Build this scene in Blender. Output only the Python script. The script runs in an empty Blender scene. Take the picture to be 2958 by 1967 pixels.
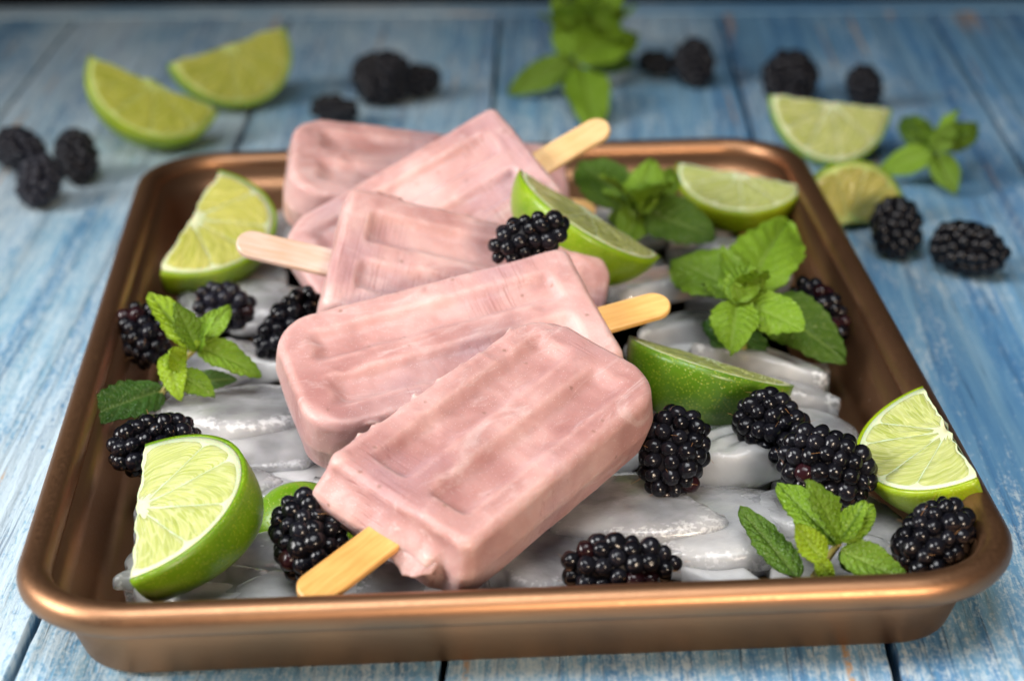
import bpy, bmesh, math, random
import numpy as np
from mathutils import Vector, Matrix, Quaternion

# ------------------------------------------------------------------ camera, world, lamps, exposure
S = 0.01                                   # everything below is written in centimetres
sc = bpy.context.scene
col = sc.collection
cam_data = bpy.data.cameras.new('camera')
cam = bpy.data.objects.new('camera', cam_data); col.objects.link(cam)
cam.location = (0, 0, 28.07 * S)
cam.rotation_euler = (Matrix.Rotation(math.pi / 2 - .4081, 3, 'X') @ Matrix.Rotation(-.0136, 3, 'Z')).to_euler()
cam_data.sensor_width = 36.0
cam_data.lens = 76.74
cam_data.clip_start = 0.01
cam_data.clip_end = 20.0
cam_data.dof.use_dof = True
cam_data.dof.focus_distance = 0.572
cam_data.dof.aperture_fstop = 9.5
cam_data.dof.aperture_blades = 7
sc.camera = cam

world = bpy.data.worlds.new('World'); sc.world = world; world.use_nodes = True
bg = world.node_tree.nodes['Background']
bg.inputs[0].default_value = (0.74, 0.84, 1.0, 1); bg.inputs[1].default_value = 0.09

def area(name, loc, target, sx, sy, power, color, spread):
    d = bpy.data.lights.new(name, 'AREA'); d.shape = 'RECTANGLE'; d.size = sx; d.size_y = sy
    d.energy = power; d.color = color; d.spread = math.radians(spread)
    o = bpy.data.objects.new(name, d); col.objects.link(o); o.location = loc
    o.rotation_euler = (Vector(target) - Vector(loc)).to_track_quat('-Z', 'Y').to_euler()
    return o
area('window_light', (-0.85, 0.36, 0.50), (0.0, 0.55, 0.02), 0.5, 0.45, 1.9, (1.0, 0.98, 0.96), 62)
area('overhead_fill', (-0.10, 0.22, 0.90), (0.0, 0.47, 0.02), 0.60, 0.45, 1.02, (0.96, 0.98, 1.0), 58)  # unseen lamp added as soft top fill, falling off toward the back
area('warm_lamp', (0.36, -0.40, 0.38), (0.06, 0.52, 0.03), 0.30, 0.22, 0.75, (1.0, 0.80, 0.60), 50)

sc.view_settings.view_transform = 'Standard'; sc.view_settings.look = 'None'
sc.view_settings.exposure = 0.1; sc.view_settings.gamma = 1.0
sc.render.engine = 'CYCLES'
sc.cycles.use_denoising = True
sc.cycles.max_bounces = 10; sc.cycles.transmission_bounces = 8; sc.cycles.transparent_max_bounces = 16
sc.cycles.caustics_refractive = True; sc.cycles.blur_glossy = 1.0; sc.cycles.caustics_reflective = False
sc.cycles.sample_clamp_indirect = 4.0

rnd = random.Random(7)
rng = np.random.default_rng(11)

# ------------------------------------------------------------------ helpers
def tag(o, label=None, cat=None, group=None, kind=None):
    if label: o['label'] = label
    if cat: o['category'] = cat
    if group: o['group'] = group
    if kind: o['kind'] = kind
    return o

def basis(loc, x, y, z):
    x, y, z = Vector(x).normalized(), Vector(y).normalized(), Vector(z).normalized()
    m = Matrix((x, y, z)).transposed().to_4x4()
    m.translation = Vector(loc) * S
    return m

def mesh(name, verts, faces, smooth=True, mats=(), uv=None, attr=None):
    me = bpy.data.meshes.new(name)
    v = np.asarray(verts, float) * S
    me.from_pydata(v.tolist(), [], [list(map(int, f)) for f in faces])
    for m in mats: me.materials.append(m)
    if smooth: me.polygons.foreach_set('use_smooth', [True] * len(me.polygons))
    if uv is not None:
        lay = me.uv_layers.new(name='UVMap'); idx = np.zeros(len(me.loops), int); me.loops.foreach_get('vertex_index', idx)
        lay.data.foreach_set('uv', np.asarray(uv, float)[idx].ravel())
    if attr:
        for k, a in attr.items():
            at = me.attributes.new(k, 'FLOAT', 'POINT'); at.data.foreach_set('value', np.asarray(a, float))
    me.update()
    return me

def add(name, me, parent=None, mat=None, matrix=None):
    o = bpy.data.objects.new(name, me); col.objects.link(o)
    if mat is not None and not me.materials: me.materials.append(mat)
    if matrix is not None: o.matrix_world = matrix
    if parent is not None: o.parent = parent
    return o

def empty(name, matrix, label, cat, group=None):
    o = bpy.data.objects.new(name, None); col.objects.link(o); o.empty_display_size = 0.01
    o.matrix_world = matrix
    return tag(o, label, cat, group)

_P = np.random.default_rng(5).random((32, 32, 32))
def vnoise(p):
    p = np.asarray(p, float); i = np.floor(p).astype(int); f = p - i; f = f * f * (3 - 2 * f)
    r = 0
    for dx in (0, 1):
        for dy in (0, 1):
            for dz in (0, 1):
                w = (f[:, 0] if dx else 1 - f[:, 0]) * (f[:, 1] if dy else 1 - f[:, 1]) * (f[:, 2] if dz else 1 - f[:, 2])
                r = r + w * _P[(i[:, 0] + dx) % 32, (i[:, 1] + dy) % 32, (i[:, 2] + dz) % 32]
    return r * 2 - 1
def fbm(p, o=3):
    p = np.asarray(p, float); return sum(vnoise(p * 2 ** k + 7.3 * k) * .5 ** k for k in range(o))

def grid_faces(n, m, off=0, wrap=False, flip=False):
    f = []
    for i in range(n - 1):
        for j in range(m if wrap else m - 1):
            a, b = off + i * m + j, off + i * m + (j + 1) % m
            q = (a, b, b + m, a + m)
            f.append(q[::-1] if flip else q)
    return f

def icosphere(sub):
    bm = bmesh.new(); bmesh.ops.create_icosphere(bm, subdivisions=sub, radius=1.0)
    v = np.array([x.co[:] for x in bm.verts]); f = [[q.index for q in t.verts] for t in bm.faces]; bm.free()
    return v, f

def tube(pts, rad, n=8):
    pts = [Vector(p) for p in pts]; V = []; F = []
    for i, p in enumerate(pts):
        d = (pts[min(i + 1, len(pts) - 1)] - pts[max(i - 1, 0)]).normalized()
        a = d.cross(Vector((0.3, 0.2, 1))).normalized(); b = d.cross(a)
        r = rad[i] if isinstance(rad, (list, tuple)) else rad
        for k in range(n):
            t = 2 * math.pi * k / n; V.append(p + a * (r * math.cos(t)) + b * (r * math.sin(t)))
    F = grid_faces(len(pts), n, 0, True)
    V.append(pts[0]); V.append(pts[-1]); L = len(pts)
    for k in range(n):
        F.append((L * n, (k + 1) % n, k)); F.append((L * n + 1, (L - 1) * n + k, (L - 1) * n + (k + 1) % n))
    return [tuple(v) for v in V], F

def smooth_path(pts, n=5):
    pts = [np.array(p, float) for p in pts]; out = []
    for i in range(len(pts) - 1):
        p0, p1, p2, p3 = pts[max(i - 1, 0)], pts[i], pts[i + 1], pts[min(i + 2, len(pts) - 1)]
        for k in range(n):
            t = k / n
            out.append(.5 * (2 * p1 + (p2 - p0) * t + (2 * p0 - 5 * p1 + 4 * p2 - p3) * t * t + (3 * p1 - p0 - 3 * p2 + p3) * t ** 3))
    out.append(pts[-1]); return out

# ------------------------------------------------------------------ materials
class NT:
    def __init__(s, name):
        s.m = bpy.data.materials.new(name); s.m.use_nodes = True; s.t = s.m.node_tree
        s.b = s.t.nodes['Principled BSDF']; s.out = s.t.nodes['Material Output']
    def n(s, typ, **kw):
        q = s.t.nodes.new(typ)
        for k, v in kw.items():
            if k.startswith('_'): setattr(q, k[1:], v)
        for k, v in kw.items():
            if k.startswith('_'): continue
            key = int(k[1:]) if k[0] == 'i' and k[1:].isdigit() else k.replace('__', ' ')
            s.set(q.inputs[key], v)
        return q
    def set(s, inp, v):
        if isinstance(v, bpy.types.NodeSocket): s.t.links.new(v, inp)
        elif isinstance(v, tuple) and len(v) == 3 and inp.type == 'RGBA': inp.default_value = (*v, 1)
        else: inp.default_value = v
    def p(s, **kw):
        for k, v in kw.items(): s.set(s.b.inputs[k.replace('__', ' ')], v)
    def coord(s, which='Object', scale=(1, 1, 1), rot=(0, 0, 0), loc=(0, 0, 0)):
        tc = s.n('ShaderNodeTexCoord'); mp = s.n('ShaderNodeMapping', Vector=tc.outputs[which], Location=loc, Rotation=rot, Scale=scale)
        return mp.outputs[0]
    def noise(s, vec, scale, detail=3, rough=.5, dist=0):
        return s.n('ShaderNodeTexNoise', Vector=vec, Scale=scale, Detail=detail, Roughness=rough, Distortion=dist).outputs['Fac']
    def vor(s, vec, scale, feature='F1', rand=1.0):
        return s.n('ShaderNodeTexVoronoi', _feature=feature, Vector=vec, Scale=scale, Randomness=rand)
    def ramp(s, fac, *stops, interp='LINEAR'):
        r = s.n('ShaderNodeValToRGB', Fac=fac); e = r.color_ramp; e.interpolation = interp
        while len(e.elements) < len(stops): e.elements.new(0.5)
        for el, (pos, c) in zip(e.elements, stops):
            el.position = pos; el.color = (*c, 1) if isinstance(c, tuple) else (c, c, c, 1)
        return r.outputs[0]
    def mix(s, fac, a, b, mode='MIX'):
        q = s.n('ShaderNodeMix', _data_type='RGBA', _blend_type=mode); s.set(q.inputs[0], fac); s.set(q.inputs[6], a); s.set(q.inputs[7], b)
        return q.outputs[2]
    def math(s, op, a, b=0.0, c=0.0):
        return s.n('ShaderNodeMath', _operation=op, i0=a, i1=b, i2=c).outputs[0]
    def bump(s, h, strength=.3, dist=.001, prev=None):
        q = s.n('ShaderNodeBump', Strength=strength, Distance=dist, Height=h)
        if prev is not None: s.set(q.inputs['Normal'], prev)
        return q.outputs[0]

def mat_table():
    t = NT('painted_wood')
    info = t.n('ShaderNodeObjectInfo'); rv = info.outputs['Random']
    off = t.n('ShaderNodeCombineXYZ', X=t.math('MULTIPLY', rv, 3.0), Y=t.math('MULTIPLY', rv, 7.0), Z=rv).outputs[0]
    tc = t.n('ShaderNodeTexCoord'); base = t.n('ShaderNodeVectorMath', _operation='ADD', i0=tc.outputs['Object'], i1=off).outputs[0]
    def st(x, y): return t.n('ShaderNodeMapping', Vector=base, Scale=(x, y, 100)).outputs[0]
    grain = t.noise(st(900, 70), 1, 4, .6, .4)             # fine fibres along the board
    fine = t.noise(st(900, 420), 1, 3, .7)                  # chalky speckle
    streak = t.noise(st(130, 5), 1, 5, .6, .6)              # long streaks
    patch = t.noise(st(22, 9), 1, 3, .5)                    # wide worn patches
    px = t.n('ShaderNodeSeparateXYZ', Vector=t.n('ShaderNodeNewGeometry').outputs['Position']).outputs
    side = t.n('ShaderNodeMapRange', Value=px['X'], i1=-.14, i2=.16).outputs[0]      # board colour turns bluer and less whitened toward the right
    c1 = t.ramp(streak, (.25, (.055, .155, .31)), (.42, (.125, .30, .48)), (.58, (.23, .43, .57)), (.8, (.38, .55, .64)))
    worn = t.math('ADD', t.math('MULTIPLY', fine, .55), t.math('MULTIPLY', grain, .45))
    worn = t.math('ADD', worn, t.math('MULTIPLY', t.math('SUBTRACT', patch, .5), .45))
    worn = t.math('SUBTRACT', worn, t.math('MULTIPLY', side, .13))
    w = t.ramp(worn, (.39, 0.0), (.53, 1.0))
    white = t.mix(patch, (.48, .62, .70), (.62, .69, .72))
    c1 = t.mix(t.math('MULTIPLY', side, .75), c1, t.mix(1.0, c1, (.74, .84, 1.0), 'MULTIPLY'))
    c2 = t.mix(t.math('MULTIPLY', w, .85), c1, white)
    dk = t.ramp(t.noise(st(620, 16), 1, 3, .6), (.30, 1.0), (.40, 0.0))
    c3 = t.mix(t.math('MULTIPLY', dk, .55), c2, (.035, .075, .16))
    orange = t.math('MULTIPLY', t.ramp(t.noise(st(170, 5), 1, 2, .5), (.66, 0.0), (.70, 1.0)), t.ramp(fine, (.38, 0.0), (.55, 1.0)))
    c4 = t.mix(t.math('MULTIPLY', orange, .8), c3, (.56, .30, .10))
    t.p(Base__Color=c4, Roughness=t.ramp(worn, (.3, .42), (.7, .62)))
    t.b.inputs['Specular IOR Level'].default_value = .35
    h = t.math('ADD', t.math('MULTIPLY', grain, .6), t.math('MULTIPLY', fine, .35))
    h = t.math('SUBTRACT', h, t.math('MULTIPLY', dk, .5))
    ridge = t.noise(st(150, 3), 1, 2, .5)
    nb = t.bump(ridge, .6, .004); t.p(Normal=t.bump(h, .5, .0012, nb))
    return t.m

def mat_dark(name, c, r=.8):
    t = NT(name); v = t.coord(scale=(100, 100, 100)); t.p(Base__Color=t.mix(t.noise(v, .5, 3), c, tuple(x * .6 for x in c)), Roughness=r); return t.m

def mat_copper():
    t = NT('copper_pan'); v = t.coord(scale=(100, 100, 100))
    n1 = t.noise(v, .25, 3, .5); n2 = t.noise(v, 9, 3, .6)
    c = t.mix(t.ramp(n1, (.35, 0.0), (.65, 1.0)), (.38, .198, .102), (.325, .17, .092))
    sp = t.vor(v, 1.1); chip = t.ramp(sp.outputs['Distance'], (.045, 1.0), (.07, 0.0))
    pick = t.ramp(t.n('ShaderNodeSeparateColor', Color=sp.outputs['Color']).outputs[0], (.82, 0.0), (.83, 1.0))
    c = t.mix(t.math('MULTIPLY', t.math('MULTIPLY', chip, pick), .7), c, (.62, .48, .38))
    t.p(Base__Color=c, Metallic=.96, Roughness=t.ramp(n2, (.3, .38), (.7, .47)), Normal=t.bump(t.math('ADD', t.noise(v, 60, 2), t.math('MULTIPLY', t.noise(t.n('ShaderNodeMapping', Vector=v, Rotation=(0, 0, .7), Scale=(.6, 14, 3)).outputs[0], 1, 2), .5)), .07, .0004))
    return t.m

def mat_pop():
    t = NT('frozen_yogurt'); v = t.coord(scale=(100, 100, 100))
    rv = t.n('ShaderNodeObjectInfo').outputs['Random']
    v = t.n('ShaderNodeVectorMath', _operation='ADD', i0=v, i1=t.n('ShaderNodeCombineXYZ', X=t.math('MULTIPLY', rv, 40.0), Y=t.math('MULTIPLY', rv, 23.0), Z=0.0).outputs[0]).outputs[0]
    a = t.noise(v, .45, 3, .55, .5)
    c = t.ramp(a, (.28, (.38, .185, .172)), (.5, (.53, .305, .285)), (.72, (.66, .445, .42)))
    lil = t.ramp(t.noise(v, .32, 2), (.5, 0.0), (.72, 1.0)); c = t.mix(t.math('MULTIPLY', lil, .65), c, (.42, .26, .30))
    pt = t.ramp(t.n('ShaderNodeNewGeometry').outputs['Pointiness'], (.505, 0.0), (.56, 1.0)); c = t.mix(t.math('MULTIPLY', pt, .5), c, (.78, .57, .50))
    fr = t.ramp(t.noise(t.n('ShaderNodeMapping', Vector=v, Scale=(1, .35, 1)).outputs[0], 1.1, 5, .65, 1.2), (.56, 0.0), (.68, 1.0))
    c = t.mix(t.math('MULTIPLY', fr, .40), c, (.68, .53, .51))
    vo = t.vor(v, 1.9); r1 = t.n('ShaderNodeSeparateColor', Color=vo.outputs['Color']).outputs
    spot = t.ramp(t.math('ADD', vo.outputs['Distance'], t.math('MULTIPLY', t.noise(v, 9, 2), .16)), (.13, 1.0), (.23, 0.0))
    spot = t.math('MULTIPLY', spot, t.ramp(r1[0], (.58, 0.0), (.60, 1.0)))
    c = t.mix(t.math('MULTIPLY', spot, .66), c, (.23, .12, .085))
    sv = t.n('ShaderNodeMapping', Vector=v, Rotation=(0, 0, math.radians(58)), Scale=(.5, 19, 3)).outputs[0]
    scr = t.ramp(t.noise(sv, 1, 3, .6), (.54, 0.0), (.64, 1.0)); msk = t.ramp(t.noise(v, .33, 2), (.50, 0.0), (.60, 1.0))
    scr = t.math('MULTIPLY', scr, msk)
    c = t.mix(t.math('MULTIPLY', scr, .45), c, (.26, .09, .085))
    cry = t.vor(v, 20); crs = t.ramp(cry.outputs['Distance'], (.14, 1.0), (.24, 0.0))
    crs = t.math('MULTIPLY', crs, t.ramp(t.n('ShaderNodeSeparateColor', Color=cry.outputs['Color']).outputs[1], (.72, 0.0), (.75, 1.0)))
    c = t.mix(t.math('MULTIPLY', crs, .5), c, (.93, .83, .80))
    t.p(Base__Color=c, Subsurface__Weight=.6, Subsurface__Scale=.004, Roughness=t.ramp(t.noise(v, 2.2, 3), (.3, .33), (.7, .52)))
    t.b.inputs['Subsurface Radius'].default_value = (1.0, .5, .4); t.b.inputs['Specular IOR Level'].default_value = .42
    h = t.math('ADD', t.math('MULTIPLY', t.noise(v, 3.0, 5, .6), .9), t.math('MULTIPLY', crs, .10))
    h = t.math('SUBTRACT', h, t.math('MULTIPLY', scr, .45)); h = t.math('ADD', h, t.math('MULTIPLY', fr, .25))
    t.p(Normal=t.bump(h, .34, .0009))
    return t.m

def mat_frost():
    t = NT('frosty_ice_cream'); v = t.coord(scale=(100, 100, 100))
    n = t.noise(v, 3.2, 4, .6)
    t.p(Base__Color=t.mix(n, (.44, .24, .22), (.58, .37, .34)), Subsurface__Weight=.35, Subsurface__Scale=.004, Roughness=t.ramp(t.noise(v, 5, 3), (.35, .12), (.6, .40)),
        Normal=t.bump(t.noise(v, 4, 5, .7), .35, .0012), Transmission__Weight=.12)
    t.b.inputs['Subsurface Radius'].default_value = (1, .5, .4)
    return t.m

def mat_stick():
    t = NT('birch_stick'); v = t.coord(scale=(800, 60, 100)); w = t.coord(scale=(100, 100, 100))
    g = t.noise(v, 1, 4, .6, .3); st_ = t.ramp(t.noise(w, .6, 2), (.45, 0.0), (.7, 1.0))
    c = t.ramp(g, (.3, (.66, .40, .15)), (.55, (.78, .52, .23)), (.75, (.84, .61, .31)))
    oi = t.n('ShaderNodeObjectInfo')
    c = t.mix(t.math('MULTIPLY', st_, .35), c, (.55, .26, .06)); c = t.mix(1.0, c, oi.outputs['Color'], 'MULTIPLY')
    t.p(Base__Color=c, Roughness=.42, Normal=t.bump(g, .25, .0005), Subsurface__Weight=.1, Subsurface__Scale=.001)
    return t.m

def mat_drupelet(name, c, rough=.13, bloom=0.0):
    t = NT(name); v = t.coord(scale=(100, 100, 100)); rv = t.n('ShaderNodeObjectInfo').outputs['Random']
    b = t.noise(v, 3.0, 3)
    cc = t.mix(t.ramp(rv, (.2, 0.0), (1.0, 1.0)), c, tuple(x * 2.1 + .001 for x in c))
    t.p(Base__Color=cc, Specular__IOR__Level=.27, Roughness=t.math('ADD', t.math('MULTIPLY', b, .16), rough), Normal=t.bump(t.noise(v, 7.0, 2), .12, .0008), Coat__Weight=.10, Coat__Roughness=.06 + bloom)
    return t.m

def mat_plain(name, c, rough=.5, sss=0.0, sscale=.002):
    t = NT(name); v = t.coord(scale=(100, 100, 100)); n = t.noise(v, 2.5, 3)
    t.p(Base__Color=t.mix(n, c, tuple(min(1, x * 1.25) for x in c)), Roughness=rough, Subsurface__Weight=sss, Subsurface__Scale=sscale, Normal=t.bump(t.noise(v, 14, 3), .2, .0005))
    return t.m

def mat_rind():
    t = NT('lime_rind'); v = t.coord(scale=(100, 100, 100)); oi = t.n('ShaderNodeObjectInfo')
    vo = t.vor(v, 11); d = t.ramp(vo.outputs['Distance'], (.10, 1.0), (.36, 0.0))
    big = t.noise(v, .5, 3)
    c = t.mix(t.ramp(big, (.35, 0.0), (.7, 1.0)), (.115, .225, .005), (.22, .345, .010))
    c = t.mix(1.0, c, oi.outputs['Color'], 'MULTIPLY')
    c = t.mix(t.math('MULTIPLY', d, .55), c, (.40, .46, .025))
    t.p(Base__Color=c, Roughness=.33, Subsurface__Weight=.12, Subsurface__Scale=.002, Normal=t.bump(t.math('MULTIPLY', d, -1.0), .35, .0007))
    t.b.inputs['Specular IOR Level'].default_value = .5
    return t.m

def mat_pith():
    t = NT('lime_pith'); oi = t.n('ShaderNodeObjectInfo'); v = t.coord(scale=(100, 100, 100)); n = t.noise(v, 4, 4, .6)
    t.p(Base__Color=t.mix(1.0, t.mix(n, (.56, .61, .33), (.68, .71, .47)), oi.outputs['Color'], 'MULTIPLY'), Roughness=.5, Subsurface__Weight=.4, Subsurface__Scale=.003, Normal=t.bump(n, .4, .0008))
    return t.m

def mat_pulp():
    t = NT('lime_pulp'); oi = t.n('ShaderNodeObjectInfo')
    uv = t.n('ShaderNodeUVMap', _uv_map='UVMap').outputs[0]
    off = t.n('ShaderNodeVectorMath', _operation='ADD', i0=uv, i1=t.n('ShaderNodeCombineXYZ', X=t.math('MULTIPLY', oi.outputs['Random'], 17.0), Y=0.0, Z=0.0).outputs[0]).outputs[0]
    v = t.n('ShaderNodeMapping', Vector=off, Scale=(10, .75, 1)).outputs[0]
    wob = t.n('ShaderNodeTexNoise', Vector=v, Scale=1.2, Detail=2)
    v2 = t.n('ShaderNodeVectorMath', _operation='ADD', i0=v, i1=t.n('ShaderNodeVectorMath', _operation='SCALE', i0=wob.outputs['Color'], Scale=.22).outputs[0]).outputs[0]
    edge = t.vor(v2, 1.0, 'DISTANCE_TO_EDGE').outputs['Distance']; cell = t.vor(v2, 1.0)
    rc = t.n('ShaderNodeSeparateColor', Color=cell.outputs['Color']).outputs
    c = t.mix(t.math('ADD', t.math('MULTIPLY', rc[0], .6), t.math('MULTIPLY', t.noise(t.coord(scale=(100, 100, 100)), 1.1, 3), .5)), (.34, .40, .075), (.58, .60, .25))
    c = t.mix(t.ramp(edge, (.0, .55), (.12, 0.0)), c, (.70, .72, .40))
    c = t.mix(1.0, c, oi.outputs['Color'], 'MULTIPLY')
    t.p(Base__Color=c, Roughness=t.ramp(rc[1], (0, .10), (1, .30)), Subsurface__Weight=.65, Subsurface__Scale=.005, Transmission__Weight=.12,
        Normal=t.bump(t.ramp(edge, (0, 0.0), (.25, 1.0)), .13, .0008))
    t.b.inputs['Subsurface Radius'].default_value = (1, 1, .35); t.b.inputs['IOR'].default_value = 1.36
    return t.m

def mat_leaf():
    t = NT('mint_leaf'); oi = t.n('ShaderNodeObjectInfo'); v = t.coord(scale=(100, 100, 100))
    vein = t.n('ShaderNodeAttribute', _attribute_name='vein').outputs['Fac']
    cell = t.vor(v, 9.0, 'DISTANCE_TO_EDGE').outputs['Distance']
    c = t.mix(t.math('MULTIPLY', t.noise(v, 1.6, 3), .45), oi.outputs['Color'], t.mix(1.0, oi.outputs['Color'], (1.8, 1.45, 1.1), 'MULTIPLY'))
    c = t.mix(t.math('MULTIPLY', vein, .55), c, t.mix(.5, oi.outputs['Color'], (.42, .55, .16)))
    pale = t.vor(v, 4.2); ps = t.ramp(pale.outputs['Distance'], (.10, 1.0), (.18, 0.0))
    ps = t.math('MULTIPLY', ps, t.ramp(t.n('ShaderNodeSeparateColor', Color=pale.outputs['Color']).outputs[0], (.74, 0.0), (.76, 1.0)))
    c = t.mix(t.math('MULTIPLY', ps, .45), c, (.42, .48, .20))
    nb = t.bump(t.math('SUBTRACT', t.ramp(cell, (0, 0.0), (.3, 1.0)), t.math('MULTIPLY', vein, .8)), .5, .0008)
    t.p(Base__Color=c, Roughness=.40, Normal=nb); t.b.inputs['Specular IOR Level'].default_value = .4
    tr = t.n('ShaderNodeBsdfTranslucent', Color=t.mix(1.0, c, (1.5, 1.5, .5), 'MULTIPLY'))
    mx = t.n('ShaderNodeMixShader', i0=.28, i1=t.b.outputs[0], i2=tr.outputs[0]); t.t.links.new(mx.outputs[0], t.out.inputs[0])
    return t.m

def mat_ice(name, lo, mid, hi):
    t = NT(name); v = t.coord(scale=(100, 100, 100)); rv = t.n('ShaderNodeObjectInfo').outputs['Random']
    v = t.n('ShaderNodeVectorMath', _operation='ADD', i0=v, i1=t.n('ShaderNodeCombineXYZ', X=t.math('MULTIPLY', rv, 31.0), Y=t.math('MULTIPLY', rv, 13.0), Z=0.0).outputs[0]).outputs[0]
    cl = t.noise(v, .42, 3, .5, .15)
    nb = t.bump(t.math('ADD', t.noise(v, 1.6, 3, .55), t.math('MULTIPLY', t.noise(v, 18, 2), .05)), .3, .0015)
    pt = t.ramp(t.n('ShaderNodeNewGeometry').outputs['Pointiness'], (.512, 0.0), (.55, 1.0))
    fr = t.math('MULTIPLY', pt, t.ramp(t.noise(v, 5, 3, .6), (.36, .15), (.60, 1.0)))
    t.p(Base__Color=(.96, .97, .99), Transmission__Weight=1.0, Roughness=t.ramp(t.noise(v, 1.1, 3), (.35, .03), (.65, .20)), IOR=1.31, Normal=nb)
    wh = t.n('ShaderNodeBsdfPrincipled', Base__Color=t.mix(t.noise(v, .4, 2), (.90, .90, .94), (.94, .93, .92)), Roughness=t.ramp(t.noise(v, 1.6, 3), (.35, .10), (.65, .32)), Subsurface__Weight=1.0, Subsurface__Scale=.005, Normal=nb)
    wh.inputs['Subsurface Radius'].default_value = (1, 1, 1.05); wh.inputs['IOR'].default_value = 1.31
    f = t.math('MAXIMUM', t.ramp(cl, (.34, lo), (.5, mid), (.68, hi)), t.math('MULTIPLY', fr, .62))
    clear = t.n('ShaderNodeMixShader', i0=.75, i1=t.n('ShaderNodeBsdfTransparent', Color=(.95, .96, .97)).outputs[0], i2=t.b.outputs[0])
    mx = t.n('ShaderNodeMixShader', i0=f, i1=clear.outputs[0], i2=wh.outputs[0])
    gl = t.n('ShaderNodeBsdfGlossy', Color=(1, 1, 1), Roughness=.06, Normal=nb); fz = t.n('ShaderNodeFresnel', IOR=1.31, Normal=nb)
    mx = t.n('ShaderNodeMixShader', i0=fz.outputs[0], i1=mx.outputs[0], i2=gl.outputs[0])
    t.t.links.new(mx.outputs[0], t.out.inputs[0])
    return t.m

M_TABLE = mat_table(); M_UNDER = mat_dark('shadowed_wood', (.012, .011, .012)); M_WALL = mat_dark('dark_backdrop', (.012, .013, .016))
M_COPPER = mat_copper(); M_POP = mat_pop(); M_FROST = mat_frost(); M_STICK = mat_stick()
M_BLACK = mat_drupelet('blackberry_skin', (.0035, .0035, .0055)); M_WINE = mat_drupelet('unripe_blackberry_skin', (.011, .0025, .0038))
M_DUSTY = mat_drupelet('bloomy_blackberry_skin', (.006, .006, .010), .26, .2); M_CORE = mat_plain('blackberry_core', (.006, .004, .006), .6)
M_HAIR = mat_plain('dried_style', (.32, .15, .045), .6); M_CALYX = mat_plain('berry_calyx', (.16, .08, .055), .7)
M_RIND = mat_rind(); M_PITH = mat_pith(); M_PULP = mat_pulp(); M_LEAF = mat_leaf(); M_STEM = mat_plain('mint_stem', (.22, .20, .05), .5, .2); M_ICE = mat_ice('clear_ice', .17, .36, .60); M_ICE_LOW = mat_ice('cloudy_ice', .50, .68, .85)

POPS = [  # centre, three axes (width, length, thickness), width, length, stick length
    ([-0.316, 50.064, 3.444], [0.772, -0.582, -0.254], [0.626, 0.766, 0.147], [0.109, -0.273, 0.956], 4.55, 8.32, 3.1),
    ([-1.863, 55.84, 3.294], [-0.326, 0.884, 0.336], [-0.945, -0.3, -0.128], [-0.012, -0.359, 0.933], 5.04, 9.10, 2.2),
    ([-1.349, 60.604, 3.406], [-0.139, -0.878, -0.459], [0.97, -0.027, -0.241], [0.199, -0.479, 0.855], 4.96, 8.42, 2.8),
    ([-2.744, 65.101, 3.777], [-0.477, 0.8, 0.364], [-0.859, -0.336, -0.387], [-0.188, -0.498, 0.847], 5.02, 8.45, 2.7),
    ([-2.803, 69.813, 3.437], [-0.02, 0.967, 0.253], [-0.985, -0.063, 0.163], [0.174, -0.245, 0.954], 4.99, 9.61, 1.0),
]
LIMES = {  # core centre, edge direction, in-face direction, face normal, radius
    'L1': ([-9.362, 48.221, 2.799], [0.072, -0.987, -0.142], [0.948, 0.024, 0.317], [-0.309, -0.158, 0.938], 2.90),
    'L3': ([-10.712, 68.908, 2.875], [-0.251, -0.921, -0.299], [0.963, -0.207, -0.17], [0.094, -0.331, 0.939], 2.84),
    'L4': ([2.496, 64.034, 4.686], [-0.845, 0.161, 0.51], [-0.116, -0.986, 0.119], [0.522, 0.041, 0.852], 2.58),
    'L5': ([8.2, 73.606, 2.569], [-0.959, 0.262, 0.112], [-0.282, -0.925, -0.253], [0.037, -0.274, 0.961], 2.32),
    'L6': ([5.716, 57.491, 2.517], [-0.95, 0.194, 0.244], [-0.112, -0.943, 0.312], [0.291, 0.27, 0.918], 2.48),
    'L7': ([11.381, 51.329, 3.152], [-0.1, 0.994, 0.049], [-0.924, -0.075, -0.374], [-0.368, -0.083, 0.926], 2.56),
    'L8': ([-14.388, 85.807, 2.579], [-0.903, 0.012, 0.429], [-0.223, -0.868, -0.445], [0.366, -0.497, 0.787], 2.81),
    'L9': ([-11.994, 91.057, 2.69], [-0.811, -0.573, -0.116], [0.434, -0.457, -0.776], [0.392, -0.68, 0.62], 2.84),
    'L10': ([12.719, 82.678, 2.386], [-0.982, -0.105, 0.156], [-0.071, -0.559, -0.826], [0.174, -0.823, 0.541], 2.50),
    'L11': ([12.35, 74.3, 0.35], [0.959, 0.282, 0.001], [-0.059, 0.196, 0.979], [0.276, -0.939, 0.204], 2.30),
    'L2': ([-5.681, 52.214, -0.3], [-0.991, 0.121, 0.052], [0.085, 0.292, 0.953], [0.1, 0.949, -0.3], 1.60),
}
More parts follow.
